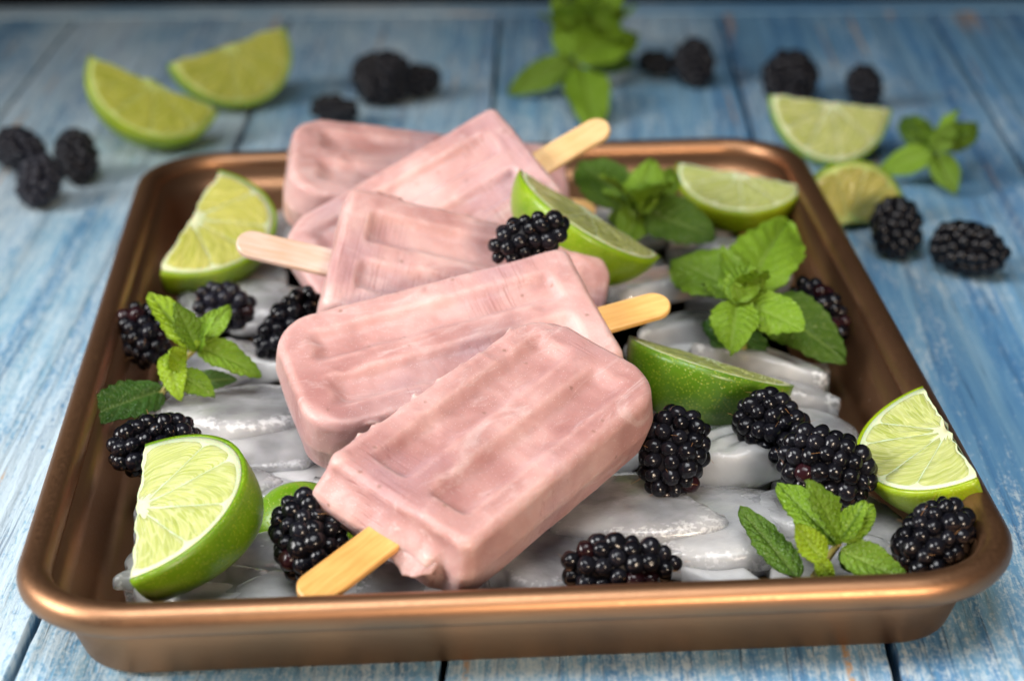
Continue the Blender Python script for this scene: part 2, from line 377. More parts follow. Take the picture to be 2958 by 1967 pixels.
BERRIES = {  # centre, long axis, half length, half width
    'B1': ([-8.994, 63.073, 2.1], [0.859, -0.513, -0.0], 1.10, 0.71),
    'B2': ([-11.184, 61.145, 2.0], [0.238, -0.918, -0.317], 1.26, 0.77),
    'B3': ([-6.869, 61.37, 2.2], [-0.668, -0.393, -0.632], 1.42, 0.61),
    'B4': ([-9.715, 53.327, 2.1], [0.859, 0.513, 0.0], 1.39, 0.78),
    'B5': ([-5.088, 47.704, 2.2], [0.208, -0.911, -0.355], 1.27, 0.92),
    'B6': ([0.534, 59.535, 5.6], [0.94, 0.141, 0.311], 1.28, 0.66),
    'B7': ([9.542, 62.339, 2.0], [0.554, -0.704, -0.444], 1.24, 0.67),
    'B8': ([4.25, 51.735, 2.4], [-0.25, -0.469, -0.847], 1.30, 0.88),
    'B9': ([7.091, 53.516, 2.2], [0.598, -0.671, -0.439], 1.25, 0.87),
    'B10': ([8.113, 50.654, 2.5], [0.915, -0.333, -0.226], 1.33, 0.95),
    'B11': ([2.562, 46.67, 1.9], [1.0, 0.029, 0.0], 1.52, 0.70),
    'B12': ([10.317, 47.34, 2.1], [0.612, 0.63, 0.477], 1.26, 0.83),
    'B13': ([-19.366, 82.312, 0.98], [0.708, -0.706, 0.0], 2.01, 0.86),
    'B14': ([-16.928, 81.332, 0.95], [0.276, -0.791, -0.545], 1.28, 0.82),
    'B15': ([-17.866, 78.538, 0.95], [-0.096, -0.914, -0.394], 1.27, 0.86),
    'B16': ([-5.451, 91.004, 1.1], [0.129, -0.323, -0.938], 1.28, 1.31),
    'B17': ([-3.83, 91.607, 0.8], [0.888, 0.46, 0.0], 1.05, 0.74),
    'B18': ([8.226, 93.129, 0.95], [0.104, -0.786, -0.609], 1.23, 0.88),
    'B19': ([12.092, 90.314, 1.0], [0.059, -0.876, -0.478], 1.26, 1.19),
    'B20': ([15.125, 89.388, 0.85], [0.208, 0.49, -0.846], 1.24, 0.79),
    'B21': ([13.602, 72.046, 1.0], [0.036, -0.851, -0.523], 1.24, 0.90),
    'B22': ([15.752, 70.001, 1.0], [0.745, -0.667, 0.0], 1.57, 0.90),
    'B23': ([-7.273, 87.828, 0.75], [0.892, -0.451, 0.0], 1.18, 0.62),
    'B24': ([6.616, 94.207, 0.7], [0.884, -0.468, 0.0], 0.97, 0.54),
}
MINT = {  # stem points; leaves: base, tip, blade normal, half width, colour, curl, fold
    'M1': ([[-10.811, 56.962, 1.2], [-10.071, 57.154, 1.9], [-9.537, 57.654, 2.6], [-9.062, 57.787, 3.0]], [
        ([-9.118, 57.54, 3.0], [-10.511, 59.403, 4.0], [0.284, -0.28, 0.917], 0.45, (0.235, 0.38, 0.012), 0.10, 0.50),
        ([-9.072, 58.261, 3.0], [-8.343, 59.292, 3.6], [0.076, -0.541, 0.838], 0.34, (0.18, 0.335, 0.022), 0.10, 0.30),
        ([-9.07, 57.851, 3.0], [-7.374, 57.599, 2.4], [0.232, -0.468, 0.853], 0.43, (0.18, 0.335, 0.022), 0.25, 0.30),
        ([-9.429, 57.404, 2.6], [-9.871, 57.047, 3.2], [0.765, -0.612, 0.199], 0.32, (0.235, 0.38, 0.012), -0.30, 0.30),
        ([-9.855, 57.668, 2.9], [-9.604, 56.546, 2.2], [-0.265, -0.552, 0.79], 0.37, (0.235, 0.38, 0.012), 0.40, 0.25),
        ([-9.655, 57.53, 2.3], [-8.677, 56.951, 2.0], [-0.028, -0.497, 0.867], 0.35, (0.165, 0.31, 0.018), 0.30, 0.30),
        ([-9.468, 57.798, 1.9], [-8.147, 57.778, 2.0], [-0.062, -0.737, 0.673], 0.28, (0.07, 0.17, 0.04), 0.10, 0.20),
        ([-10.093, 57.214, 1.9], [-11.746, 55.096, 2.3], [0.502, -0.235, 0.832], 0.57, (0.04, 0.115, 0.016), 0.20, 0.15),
        ([-9.061, 57.698, 2.902], [-8.621, 57.851, 3.926], [-0.859, -0.3, 0.414], 0.37, (0.18, 0.335, 0.022), 0.14, 0.27),
        ([-9.066, 57.692, 2.962], [-9.57, 57.963, 4.213], [0.801, -0.431, 0.416], 0.45, (0.13, 0.25, 0.018), 0.13, 0.28),
    ]),
    'M4': ([[7.36, 47.354, 1.0], [7.754, 47.069, 1.9], [7.919, 46.864, 2.3]], [
        ([7.801, 46.663, 2.4], [6.72, 48.757, 3.0], [-0.066, -0.306, 0.95], 0.43, (0.165, 0.31, 0.018), 0.15, 0.30),
        ([7.865, 46.815, 2.4], [8.762, 47.582, 2.9], [-0.091, -0.467, 0.88], 0.38, (0.18, 0.335, 0.022), 0.10, 0.25),
        ([7.928, 46.674, 2.2], [9.364, 45.886, 1.9], [-0.072, -0.466, 0.882], 0.42, (0.13, 0.25, 0.018), 0.20, 0.30),
        ([7.492, 46.391, 2.1], [6.812, 46.724, 2.8], [0.249, -0.758, 0.603], 0.32, (0.235, 0.38, 0.012), -0.20, 0.35),
        ([7.287, 46.303, 2.2], [7.67, 46.179, 1.7], [0.216, -0.896, 0.387], 0.20, (0.235, 0.38, 0.012), 0.20, 0.40),
        ([6.931, 46.727, 1.4], [5.824, 48.81, 2.2], [0.071, -0.325, 0.943], 0.41, (0.07, 0.155, 0.014), 0.10, 0.20),
        ([7.934, 46.949, 2.0], [8.493, 46.959, 1.5], [0.383, -0.827, 0.411], 0.23, (0.04, 0.115, 0.016), 0.20, 0.20),
        ([7.956, 46.856, 2.405], [8.493, 47.188, 3.207], [-0.668, -0.414, 0.618], 0.34, (0.18, 0.335, 0.022), 0.08, 0.31),
        ([7.928, 46.756, 2.369], [7.239, 47.101, 3.8], [0.787, -0.395, 0.474], 0.54, (0.13, 0.25, 0.018), 0.11, 0.28),
    ]),
    'M2': ([[6.933, 59.481, 1.6], [6.917, 60.386, 2.2], [6.942, 61.089, 2.9]], [
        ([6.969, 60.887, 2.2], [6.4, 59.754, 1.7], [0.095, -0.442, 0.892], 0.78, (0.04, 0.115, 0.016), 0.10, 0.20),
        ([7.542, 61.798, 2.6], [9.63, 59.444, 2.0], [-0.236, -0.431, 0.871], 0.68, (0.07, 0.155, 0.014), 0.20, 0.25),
        ([6.927, 61.718, 2.9], [5.225, 64.532, 3.0], [-0.403, -0.275, 0.873], 0.76, (0.13, 0.25, 0.018), 0.15, 0.30),
        ([7.049, 61.363, 2.9], [8.837, 66.142, 3.6], [0.107, -0.183, 0.977], 0.90, (0.18, 0.335, 0.022), 0.12, 0.30),
        ([7.114, 60.496, 3.0], [8.392, 58.849, 3.0], [-0.381, -0.296, 0.876], 0.54, (0.18, 0.335, 0.022), 0.12, 0.20),
        ([6.756, 60.334, 3.1], [6.358, 58.036, 2.8], [0.038, -0.136, 0.99], 0.54, (0.18, 0.335, 0.022), 0.15, 0.20),
        ([6.696, 60.026, 3.2], [7.167, 61.297, 4.0], [0.004, -0.534, 0.846], 0.40, (0.165, 0.31, 0.018), 0.20, 0.35),
        ([6.832, 60.118, 3.3], [6.609, 60.096, 3.8], [0.248, -0.966, 0.068], 0.18, (0.165, 0.31, 0.018), 0.10, 0.40),
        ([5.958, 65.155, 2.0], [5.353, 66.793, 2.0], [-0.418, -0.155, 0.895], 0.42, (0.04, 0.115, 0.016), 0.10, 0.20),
        ([6.888, 61.196, 2.775], [7.504, 61.588, 3.481], [-0.587, -0.373, 0.719], 0.34, (0.18, 0.335, 0.022), 0.30, 0.36),
        ([6.959, 61.147, 2.764], [5.989, 61.886, 3.247], [0.293, -0.223, 0.93], 0.43, (0.13, 0.25, 0.018), 0.29, 0.34),
        ([6.962, 61.109, 2.986], [7.289, 60.314, 4.26], [-0.316, 0.767, 0.559], 0.51, (0.165, 0.31, 0.018), 0.26, 0.21),
        ([6.808, 61.193, 2.822], [6.96, 62.457, 3.322], [-0.044, -0.363, 0.931], 0.45, (0.18, 0.335, 0.022), 0.28, 0.21),
    ]),
    'M3': ([[4.377, 70.031, 1.6], [4.477, 69.885, 2.6]], [
        ([3.986, 69.845, 2.7], [2.576, 73.863, 3.2], [-0.165, -0.179, 0.97], 0.82, (0.07, 0.155, 0.014), 0.15, 0.25),
        ([4.428, 69.827, 2.7], [5.668, 72.203, 3.3], [0.085, -0.286, 0.955], 0.63, (0.13, 0.25, 0.018), 0.15, 0.25),
        ([4.64, 69.663, 2.6], [6.582, 68.234, 2.4], [-0.28, -0.496, 0.822], 0.76, (0.07, 0.155, 0.014), 0.15, 0.25),
        ([4.45, 70.161, 2.5], [3.851, 68.601, 2.1], [0.183, -0.31, 0.933], 0.53, (0.13, 0.25, 0.018), 0.20, 0.25),
        ([4.453, 69.037, 2.8], [4.815, 70.261, 3.4], [0.061, -0.454, 0.889], 0.35, (0.18, 0.335, 0.022), 0.10, 0.35),
        ([4.346, 69.674, 2.6], [3.4, 69.888, 2.3], [-0.349, -0.742, 0.572], 0.41, (0.13, 0.25, 0.018), 0.20, 0.25),
        ([4.395, 70.017, 2.628], [5.43, 70.046, 3.621], [-0.692, -0.02, 0.722], 0.47, (0.18, 0.335, 0.022), 0.12, 0.21),
        ([4.334, 70.018, 2.599], [3.311, 70.804, 3.082], [0.278, -0.214, 0.936], 0.45, (0.13, 0.25, 0.018), 0.14, 0.41),
        ([4.436, 69.901, 2.75], [5.08, 68.618, 4.052], [-0.301, 0.601, 0.741], 0.64, (0.165, 0.31, 0.018), 0.09, 0.33),
        ([4.335, 69.789, 2.708], [4.853, 71.07, 3.874], [-0.242, -0.598, 0.764], 0.60, (0.18, 0.335, 0.022), 0.09, 0.44),
        ([4.511, 69.767, 2.457], [3.396, 69.448, 4.106], [0.787, 0.225, 0.575], 0.67, (0.18, 0.335, 0.022), 0.26, 0.33),
        ([4.533, 69.753, 2.533], [5.197, 69.549, 3.705], [-0.822, 0.254, 0.51], 0.45, (0.13, 0.25, 0.018), 0.08, 0.34),
    ]),
    'M5': ([[3.021, 92.101, 0.3], [3.092, 93.06, 1.2], [3.457, 93.676, 2.4]], [
        ([2.913, 92.24, 1.4], [-0.154, 90.81, 0.5], [0.153, -0.74, 0.655], 0.75, (0.13, 0.25, 0.018), 0.15, 0.30),
        ([3.186, 91.363, 1.3], [3.58, 86.223, 0.5], [-0.115, -0.161, 0.98], 1.01, (0.18, 0.335, 0.022), 0.20, 0.25),
        ([2.853, 91.529, 1.8], [5.989, 94.415, 2.4], [0.202, -0.405, 0.892], 1.26, (0.18, 0.335, 0.022), 0.20, 0.25),
        ([2.918, 91.797, 1.8], [1.916, 93.166, 2.6], [-0.209, -0.603, 0.77], 0.53, (0.165, 0.31, 0.018), 0.10, 0.35),
        ([3.362, 93.681, 2.4], [5.112, 99.344, 3.2], [0.242, -0.209, 0.948], 1.18, (0.18, 0.335, 0.022), 0.10, 0.25),
        ([3.232, 92.707, 1.3], [5.874, 93.827, 0.9], [0.389, -0.707, 0.59], 0.65, (0.04, 0.115, 0.016), 0.15, 0.30),
        ([3.458, 93.689, 2.2], [3.251, 99.022, 3.0], [-0.081, -0.151, 0.985], 0.67, (0.13, 0.25, 0.018), 0.10, 0.30),
        ([3.113, 93.532, 1.303], [4.832, 93.968, 2.164], [-0.423, -0.107, 0.9], 0.65, (0.18, 0.335, 0.022), 0.28, 0.26),
        ([3.452, 93.415, 1.622], [2.505, 94.27, 3.626], [0.626, -0.565, 0.537], 0.78, (0.13, 0.25, 0.018), 0.23, 0.27),
        ([2.771, 93.826, 1.54], [3.044, 92.841, 2.724], [-0.202, 0.729, 0.653], 0.52, (0.165, 0.31, 0.018), 0.26, 0.24),
        ([2.717, 93.522, 1.711], [3.442, 94.735, 2.835], [-0.319, -0.534, 0.783], 0.60, (0.18, 0.335, 0.022), 0.21, 0.44),
        ([3.57, 92.947, 1.371], [2.41, 92.434, 2.244], [0.519, 0.229, 0.824], 0.51, (0.18, 0.335, 0.022), 0.07, 0.33),
        ([4.394, 94.056, 1.428], [5.892, 93.995, 2.202], [-0.458, 0.019, 0.889], 0.56, (0.13, 0.25, 0.018), 0.11, 0.29),
        ([2.943, 94.059, 1.358], [2.299, 96.225, 2.2], [0.099, -0.334, 0.937], 0.80, (0.165, 0.31, 0.018), 0.07, 0.37),
        ([4.433, 93.198, 2.015], [4.034, 92.4, 3.95], [0.406, 0.812, 0.418], 0.70, (0.18, 0.335, 0.022), 0.11, 0.28),
        ([3.821, 94.134, 2.091], [5.005, 95.266, 4.0], [-0.549, -0.524, 0.651], 0.83, (0.18, 0.335, 0.022), 0.12, 0.37),
        ([3.772, 93.811, 2.583], [2.598, 93.599, 4.321], [0.811, 0.146, 0.566], 0.70, (0.13, 0.25, 0.018), 0.28, 0.25),
        ([4.129, 93.435, 1.91], [5.357, 92.656, 2.456], [-0.296, 0.188, 0.936], 0.51, (0.165, 0.31, 0.018), 0.26, 0.40),
        ([4.115, 94.197, 1.499], [4.488, 95.611, 2.199], [-0.111, -0.418, 0.902], 0.53, (0.18, 0.335, 0.022), 0.19, 0.40),
        ([3.359, 93.597, 2.351], [2.733, 92.732, 3.301], [0.39, 0.539, 0.747], 0.47, (0.18, 0.335, 0.022), 0.11, 0.29),
        ([4.369, 94.036, 1.944], [5.644, 94.157, 3.501], [-0.769, -0.073, 0.635], 0.67, (0.13, 0.25, 0.018), 0.11, 0.27),
        ([4.182, 94.282, 1.246], [3.312, 95.302, 3.087], [0.525, -0.615, 0.589], 0.75, (0.165, 0.31, 0.018), 0.17, 0.39),
        ([2.87, 93.325, 2.434], [2.772, 92.023, 4.257], [0.061, 0.811, 0.582], 0.74, (0.18, 0.335, 0.022), 0.27, 0.40),
        ([4.105, 93.281, 2.316], [4.768, 94.869, 3.094], [-0.159, -0.38, 0.911], 0.62, (0.18, 0.335, 0.022), 0.11, 0.37),
        ([2.794, 94.053, 1.861], [1.525, 93.291, 3.526], [0.641, 0.384, 0.664], 0.74, (0.13, 0.25, 0.018), 0.22, 0.27),
        ([3.064, 93.818, 2.596], [4.124, 93.607, 3.869], [-0.747, 0.149, 0.647], 0.55, (0.165, 0.31, 0.018), 0.15, 0.40),
        ([2.649, 93.231, 2.013], [2.209, 94.01, 4.006], [0.448, -0.794, 0.41], 0.72, (0.18, 0.335, 0.022), 0.18, 0.44),
        ([3.545, 93.427, 1.57], [3.243, 92.691, 3.322], [0.345, 0.842, 0.413], 0.64, (0.18, 0.335, 0.022), 0.25, 0.40),
        ([3.584, 93.413, 1.922], [4.44, 93.86, 3.72], [-0.781, -0.408, 0.473], 0.67, (0.13, 0.25, 0.018), 0.15, 0.31),
    ]),
    'M6': ([[16.43, 80.162, 0.3], [16.275, 79.518, 1.4]], [
        ([16.064, 79.489, 1.5], [15.568, 82.741, 1.8], [-0.351, -0.139, 0.926], 0.61, (0.07, 0.155, 0.014), 0.15, 0.25),
        ([16.44, 79.367, 1.5], [18.176, 81.131, 1.9], [0.269, -0.457, 0.847], 0.64, (0.13, 0.25, 0.018), 0.15, 0.25),
        ([16.031, 78.471, 1.7], [16.809, 79.044, 2.5], [-0.122, -0.747, 0.654], 0.46, (0.13, 0.25, 0.018), 0.10, 0.30),
        ([16.176, 79.156, 1.4], [14.306, 79.445, 0.7], [-0.328, -0.759, 0.563], 0.56, (0.18, 0.335, 0.022), 0.20, 0.25),
        ([16.311, 79.137, 1.3], [16.722, 77.709, 0.5], [-0.251, -0.527, 0.812], 0.56, (0.13, 0.25, 0.018), 0.20, 0.25),
        ([16.313, 79.661, 1.458], [17.067, 79.886, 2.765], [-0.821, -0.245, 0.516], 0.50, (0.18, 0.335, 0.022), 0.08, 0.33),
        ([16.35, 79.652, 1.413], [15.45, 80.006, 1.932], [0.44, -0.173, 0.881], 0.36, (0.13, 0.25, 0.018), 0.13, 0.20),
        ([16.401, 79.445, 1.28], [16.748, 78.466, 2.365], [-0.241, 0.681, 0.691], 0.50, (0.165, 0.31, 0.018), 0.15, 0.25),
        ([16.152, 79.41, 1.294], [16.488, 80.392, 1.752], [-0.131, -0.382, 0.915], 0.37, (0.18, 0.335, 0.022), 0.21, 0.34),
        ([16.187, 79.521, 1.406], [15.508, 78.962, 2.736], [0.644, 0.53, 0.551], 0.53, (0.18, 0.335, 0.022), 0.17, 0.44),
        ([16.288, 79.496, 1.3], [17.308, 79.053, 2.292], [-0.61, 0.265, 0.747], 0.49, (0.13, 0.25, 0.018), 0.14, 0.23),
    ]),
}
ICE = [  # centre, kind, size, yaw, tilts, label
    ([-7.979, 57.134, 1.2], 'slab', 2.9, 10, -12, 8, 'broad half-moon ice piece under the large dark leaf of the mint sprig on the left'),
    ([-6.788, 54.984, 1.0], 'slab', 2.2, 60, 10, -8, 'clear ice slab against the rounded end of the second popsicle'),
    ([-8.321, 53.374, 0.76], 'slab', 2.4, 20, 4, 6, 'ice slab hidden partly behind the front lime quarter and the berry beside it'),
    ([-9.014, 48.163, 0.76], 'moon', 1.5, 25, -6, 14, 'cloudy ice piece in the front corner under the lime quarter'),
    ([-7.265, 47.869, 0.76], 'shard', 1.1, -20, 5, -10, 'cracked ice chip at the front rim below the lime quarter'),
    ([-5.918, 47.426, 0.72], 'slab', 1.3, 12, 2, 4, 'thin ice slab by the front rim under the popsicle stick tip'),
    ([-9.366, 51.083, 0.76], 'slab', 1.3, 80, 4, -16, "ice piece wedged between the lime quarter and the tray's side wall"),
    ([-3.774, 48.672, 0.6], 'moon', 1.9, 40, 0, 8, "bluish ice piece lying beside the front popsicle's stick"),
    ([-2.468, 47.691, 0.6], 'shard', 1.6, 0, 4, 0, 'small ice chip behind the front rim under the frozen lip'),
    ([0.53, 48.911, 0.8], 'slab', 2.9, 32, -5, 10, 'long frosty ice slab beside the lower edge of the front popsicle'),
    ([2.925, 50.993, 1.04], 'slab', 3.0, -20, -4, -3, 'large white ice piece between the front popsicle and the berry lying at the rim'),
    ([6.163, 53.671, 1.32], 'disc', 1.7, 15, -16, -8, 'round ice disc between two clusters of blackberries'),
    ([5.383, 50.303, 0.92], 'slab', 3.0, -35, -3, -3, 'wide lavender-grey ice slab left of the front mint sprig'),
    ([5.142, 48.61, 0.8], 'moon', 2.4, 5, -10, 2, 'smooth curved ice piece at the front rim beside the lying blackberry'),
    ([7.62, 50.962, 0.92], 'shard', 1.7, 30, -8, 10, 'jagged bright ice chip under the front mint sprig'),
    ([7.627, 48.625, 0.76], 'slab', 2.3, -15, -4, 5, 'flat ice slab under the stem of the front mint sprig'),
    ([7.257, 59.241, 1.32], 'moon', 2.7, -25, -16, 6, 'layered crescent ice piece right of the lime wedge with its rind to the camera'),
    ([7.438, 57.681, 1.04], 'moon', 2.6, -12, -12, 6, 'beige tinted crescent ice piece above the berry cluster'),
    ([8.143, 56.161, 0.92], 'slab', 2.0, -40, -10, 12, "ice piece leaning on the lime quarter at the tray's side"),
    ([5.074, 56.324, 0.92], 'slab', 2.3, 0, -4, 0, 'ice slab under the lime wedge with its rind to the camera'),
    ([5.214, 66.113, 1.4], 'slab', 2.9, 55, -22, 14, "tall grey ice slab behind the second popsicle's stick"),
    ([5.72, 62.706, 1.08], 'moon', 2.4, 20, -6, 0, 'ice piece under the tall mint sprig'),
    ([7.912, 67.385, 1.24], 'disc', 1.7, -60, -24, 10, 'bright white ice piece behind the tall mint sprig'),
    ([8.84, 50.473, 0.76], 'shard', 1.6, -50, 6, 10, 'small clear ice chip between the lime quarter and the front mint sprig'),
    ([8.813, 48.852, 0.68], 'slab', 1.7, 40, 0, 0, 'clear ice piece beside the corner blackberry'),
    ([-8.166, 73.172, 0.92], 'moon', 2.0, 80, 0, 10, 'bluish ice piece below the rearmost popsicle'),
    ([-8.85, 66.404, 0.84], 'slab', 2.5, 15, -4, 4, 'ice slab under the dusty blackberry'),
    ([-8.152, 66.177, 0.88], 'slab', 2.3, -40, -10, 6, 'ice piece between the dusty blackberry and the popsicles'),
    ([-8.51, 61.058, 0.84], 'moon', 2.3, -15, -6, 0, 'ice piece behind the left mint sprig'),
    ([-5.803, 53.869, 0.6], 'shard', 1.6, 10, 0, 0, 'small ice chip beside the hidden lime slice'),
    ([-9.213, 60.892, 0.84], 'slab', 1.9, 50, -4, -10, 'ice piece under the reddish blackberry'),
    ([3.4, 68.158, 0.84], 'slab', 2.2, -10, -6, 0, 'ice piece by the rounded end of the middle popsicle'),
    ([7.153, 70.017, 0.84], 'moon', 2.3, 10, -8, 0, 'ice piece below the rear lime quarter in the tray'),
    ([1.686, 51.586, 0.68], 'slab', 1.9, 48, 0, 0, 'shaded ice piece under the side of the front popsicle'),
    ([8.508, 59.449, 0.68], 'slab', 1.5, 70, 0, -8, "thin ice piece against the tray's inner wall"),
    ([-6.479, 49.686, 0.48], 'slab', 1.7, 20, 0, 0, 'low ice piece between the front lime quarter and the berry beside the stick'),
    ([-9.359, 48.761, 0.6], 'slab', 1.2, 70, 0, -10, 'small ice piece in the bare corner of the tray beside the front lime'),
]


# ------------------------------------------------------------------ table and backdrop
def plank(x0, x1, y0, y1, top, thick, seed, nx=10, step=.6):
    ny = int((y1 - y0) / step); V = []; F = []
    def edge(y, k): return (fbm([[y * 1.4, seed * 3.7 + k, .5]], 4)[0] * .055 + fbm([[y * .12, seed * 1.9 + k, 2.5]], 2)[0] * .07)
    prof = [(-1, -thick), (-1, -.10), (-1, -.03)] + [(-1 + 2 * i / nx, 0) for i in range(nx + 1)] + [(1, -.03), (1, -.10), (1, -thick)]
    n = len(prof)
    for j in range(ny + 1):
        y = y0 + (y1 - y0) * j / ny; el = edge(y, 0); er = edge(y, 40)
        for i, (u, z) in enumerate(prof):
            inset = .05 if z == 0 and abs(u) == 1 else (.012 if z == -.03 else 0)
            x = (x0 + el + inset) if u == -1 else ((x1 + er - inset) if u == 1 else x0 + (x1 - x0) * (u + 1) / 2)
            V.append((x, y, top + z + (0.012 * math.sin(x * 2.1 + seed) if z == 0 and abs(u) < 1 else 0)))
    F = grid_faces(ny + 1, n)
    F = [f[::-1] for f in F]; F.append(tuple(range(n))); F.append(tuple(range(ny * n + n - 1, ny * n - 1, -1)))
    return V, F

TH = math.radians(-1.35)
table = empty('table', Matrix.Translation((0, .72, 0)), 'tabletop of weathered boards painted in chalky blue', 'table')
seams = [-43.6, -32.9, -22.2, -11.5, -1.15, 9.7, 20.0, 30.9, 41.6]
for k in range(len(seams) - 1):
    V, F = plank(seams[k] + .10, seams[k + 1] - .10, -36, 33.4, 0, 1.6, k)
    o = add('plank', mesh('plank', V, F, False, [M_TABLE]), table); o.rotation_euler.z = TH
V, F = plank(-1.0, 1.0, -44, 44, .03, 1.6, 31)
o = add('end_batten', mesh('end_batten', V, F, False, [M_TABLE]), table, None); o.location = (.006, .3465, 0); o.rotation_euler.z = math.pi / 2 + TH
bx = [(-44, -37, -1.75), (44, -37, -1.75), (44, 33.5, -1.75), (-44, 33.5, -1.75)]
V = bx + [(x, y, -3.2) for x, y, z in bx]
o = add('support_board', mesh('support_board', V, [(0, 1, 2, 3), (7, 6, 5, 4), (0, 4, 5, 1), (1, 5, 6, 2), (2, 6, 7, 3), (3, 7, 4, 0)], False, [M_UNDER]), table)
V = [(-260, 0, -70), (260, 0, -70), (260, 0, 160), (-260, 0, 160)]; V += [(x, 4, z) for x, y, z in V]
o = add('background_wall', mesh('background_wall', V, [(3, 2, 1, 0), (4, 5, 6, 7), (0, 1, 5, 4), (1, 2, 6, 5), (2, 3, 7, 6), (3, 0, 4, 7)], False, [M_WALL])); o.location = (0, 1.75, 0)
tag(o, kind='structure')

# ------------------------------------------------------------------ tray
TW, TL, TR, TZ = 24.244, 33.75, 3.05, 2.6
def rrect(d, z, n=14):
    hw, hl, r = TW / 2 - d, TL / 2 - d, max(TR - d, .3); P = []
    for cx, cy, a0 in ((hw - r, hl - r, 0), (-hw + r, hl - r, 90), (-hw + r, -hl + r, 180), (hw - r, -hl + r, 270)):
        for k in range(n + 1):
            a = math.radians(a0 + 90 * k / n); P.append((cx + r * math.cos(a), cy + r * math.sin(a), z))
    return P
tray_m = Matrix.Translation((.23 * S, 43.845 * S, 0)) @ Matrix.Rotation(.0486, 4, 'Z') @ Matrix.Translation((0, TL / 2 * S, .02 * S))
tray = empty('baking_tray', tray_m, 'copper coloured rectangular baking tray with rolled rim, filled with ice and popsicles', 'baking tray')
rr = .42
wi = lambda z: .80 + .62 * (TZ - .45 - z) / (TZ - .45)                 # how far the wall has leaned in at height z
arc = np.linspace(0, 1.30, 7)
prof = [(2.6, .10)] + [(wi(.10) + .50 - .50 * math.sin(a), .10 + .42 * (1 - math.cos(a))) for a in arc] + [(wi(1.2) + .05, 1.2), (.86, TZ - .45)]
outer = [(.78, TZ - .55), (wi(1.0) - .02, 1.0)] + [(wi(0) + .40 - .42 * math.sin(a), .32 * (1 - math.cos(a))) for a in arc[::-1]] + [(2.6, 0)]
V = []; rows = prof + outer
for d, z in rows: V += rrect(d, z)
m = len(rrect(0, 0)); F = grid_faces(len(rows), m, 0, True)
F.append(tuple(range(m))); F.append(tuple(range((len(rows) - 1) * m + m - 1, (len(rows) - 1) * m - 1, -1)))
add('pan_body', mesh('pan_body', V, F, True, [M_COPPER]), tray).matrix_parent_inverse = Matrix()
V = []
for k in range(18):
    a = 2 * math.pi * k / 18; V += rrect(rr - rr * math.cos(a), TZ - rr + rr * math.sin(a))
F = grid_faces(18, m, 0, True) + [(17 * m + j, 17 * m + (j + 1) % m, (j + 1) % m, j) for j in range(m)]
F = [f[::-1] for f in F]
add('rolled_rim', mesh('rolled_rim', V, F, True, [M_COPPER]), tray)

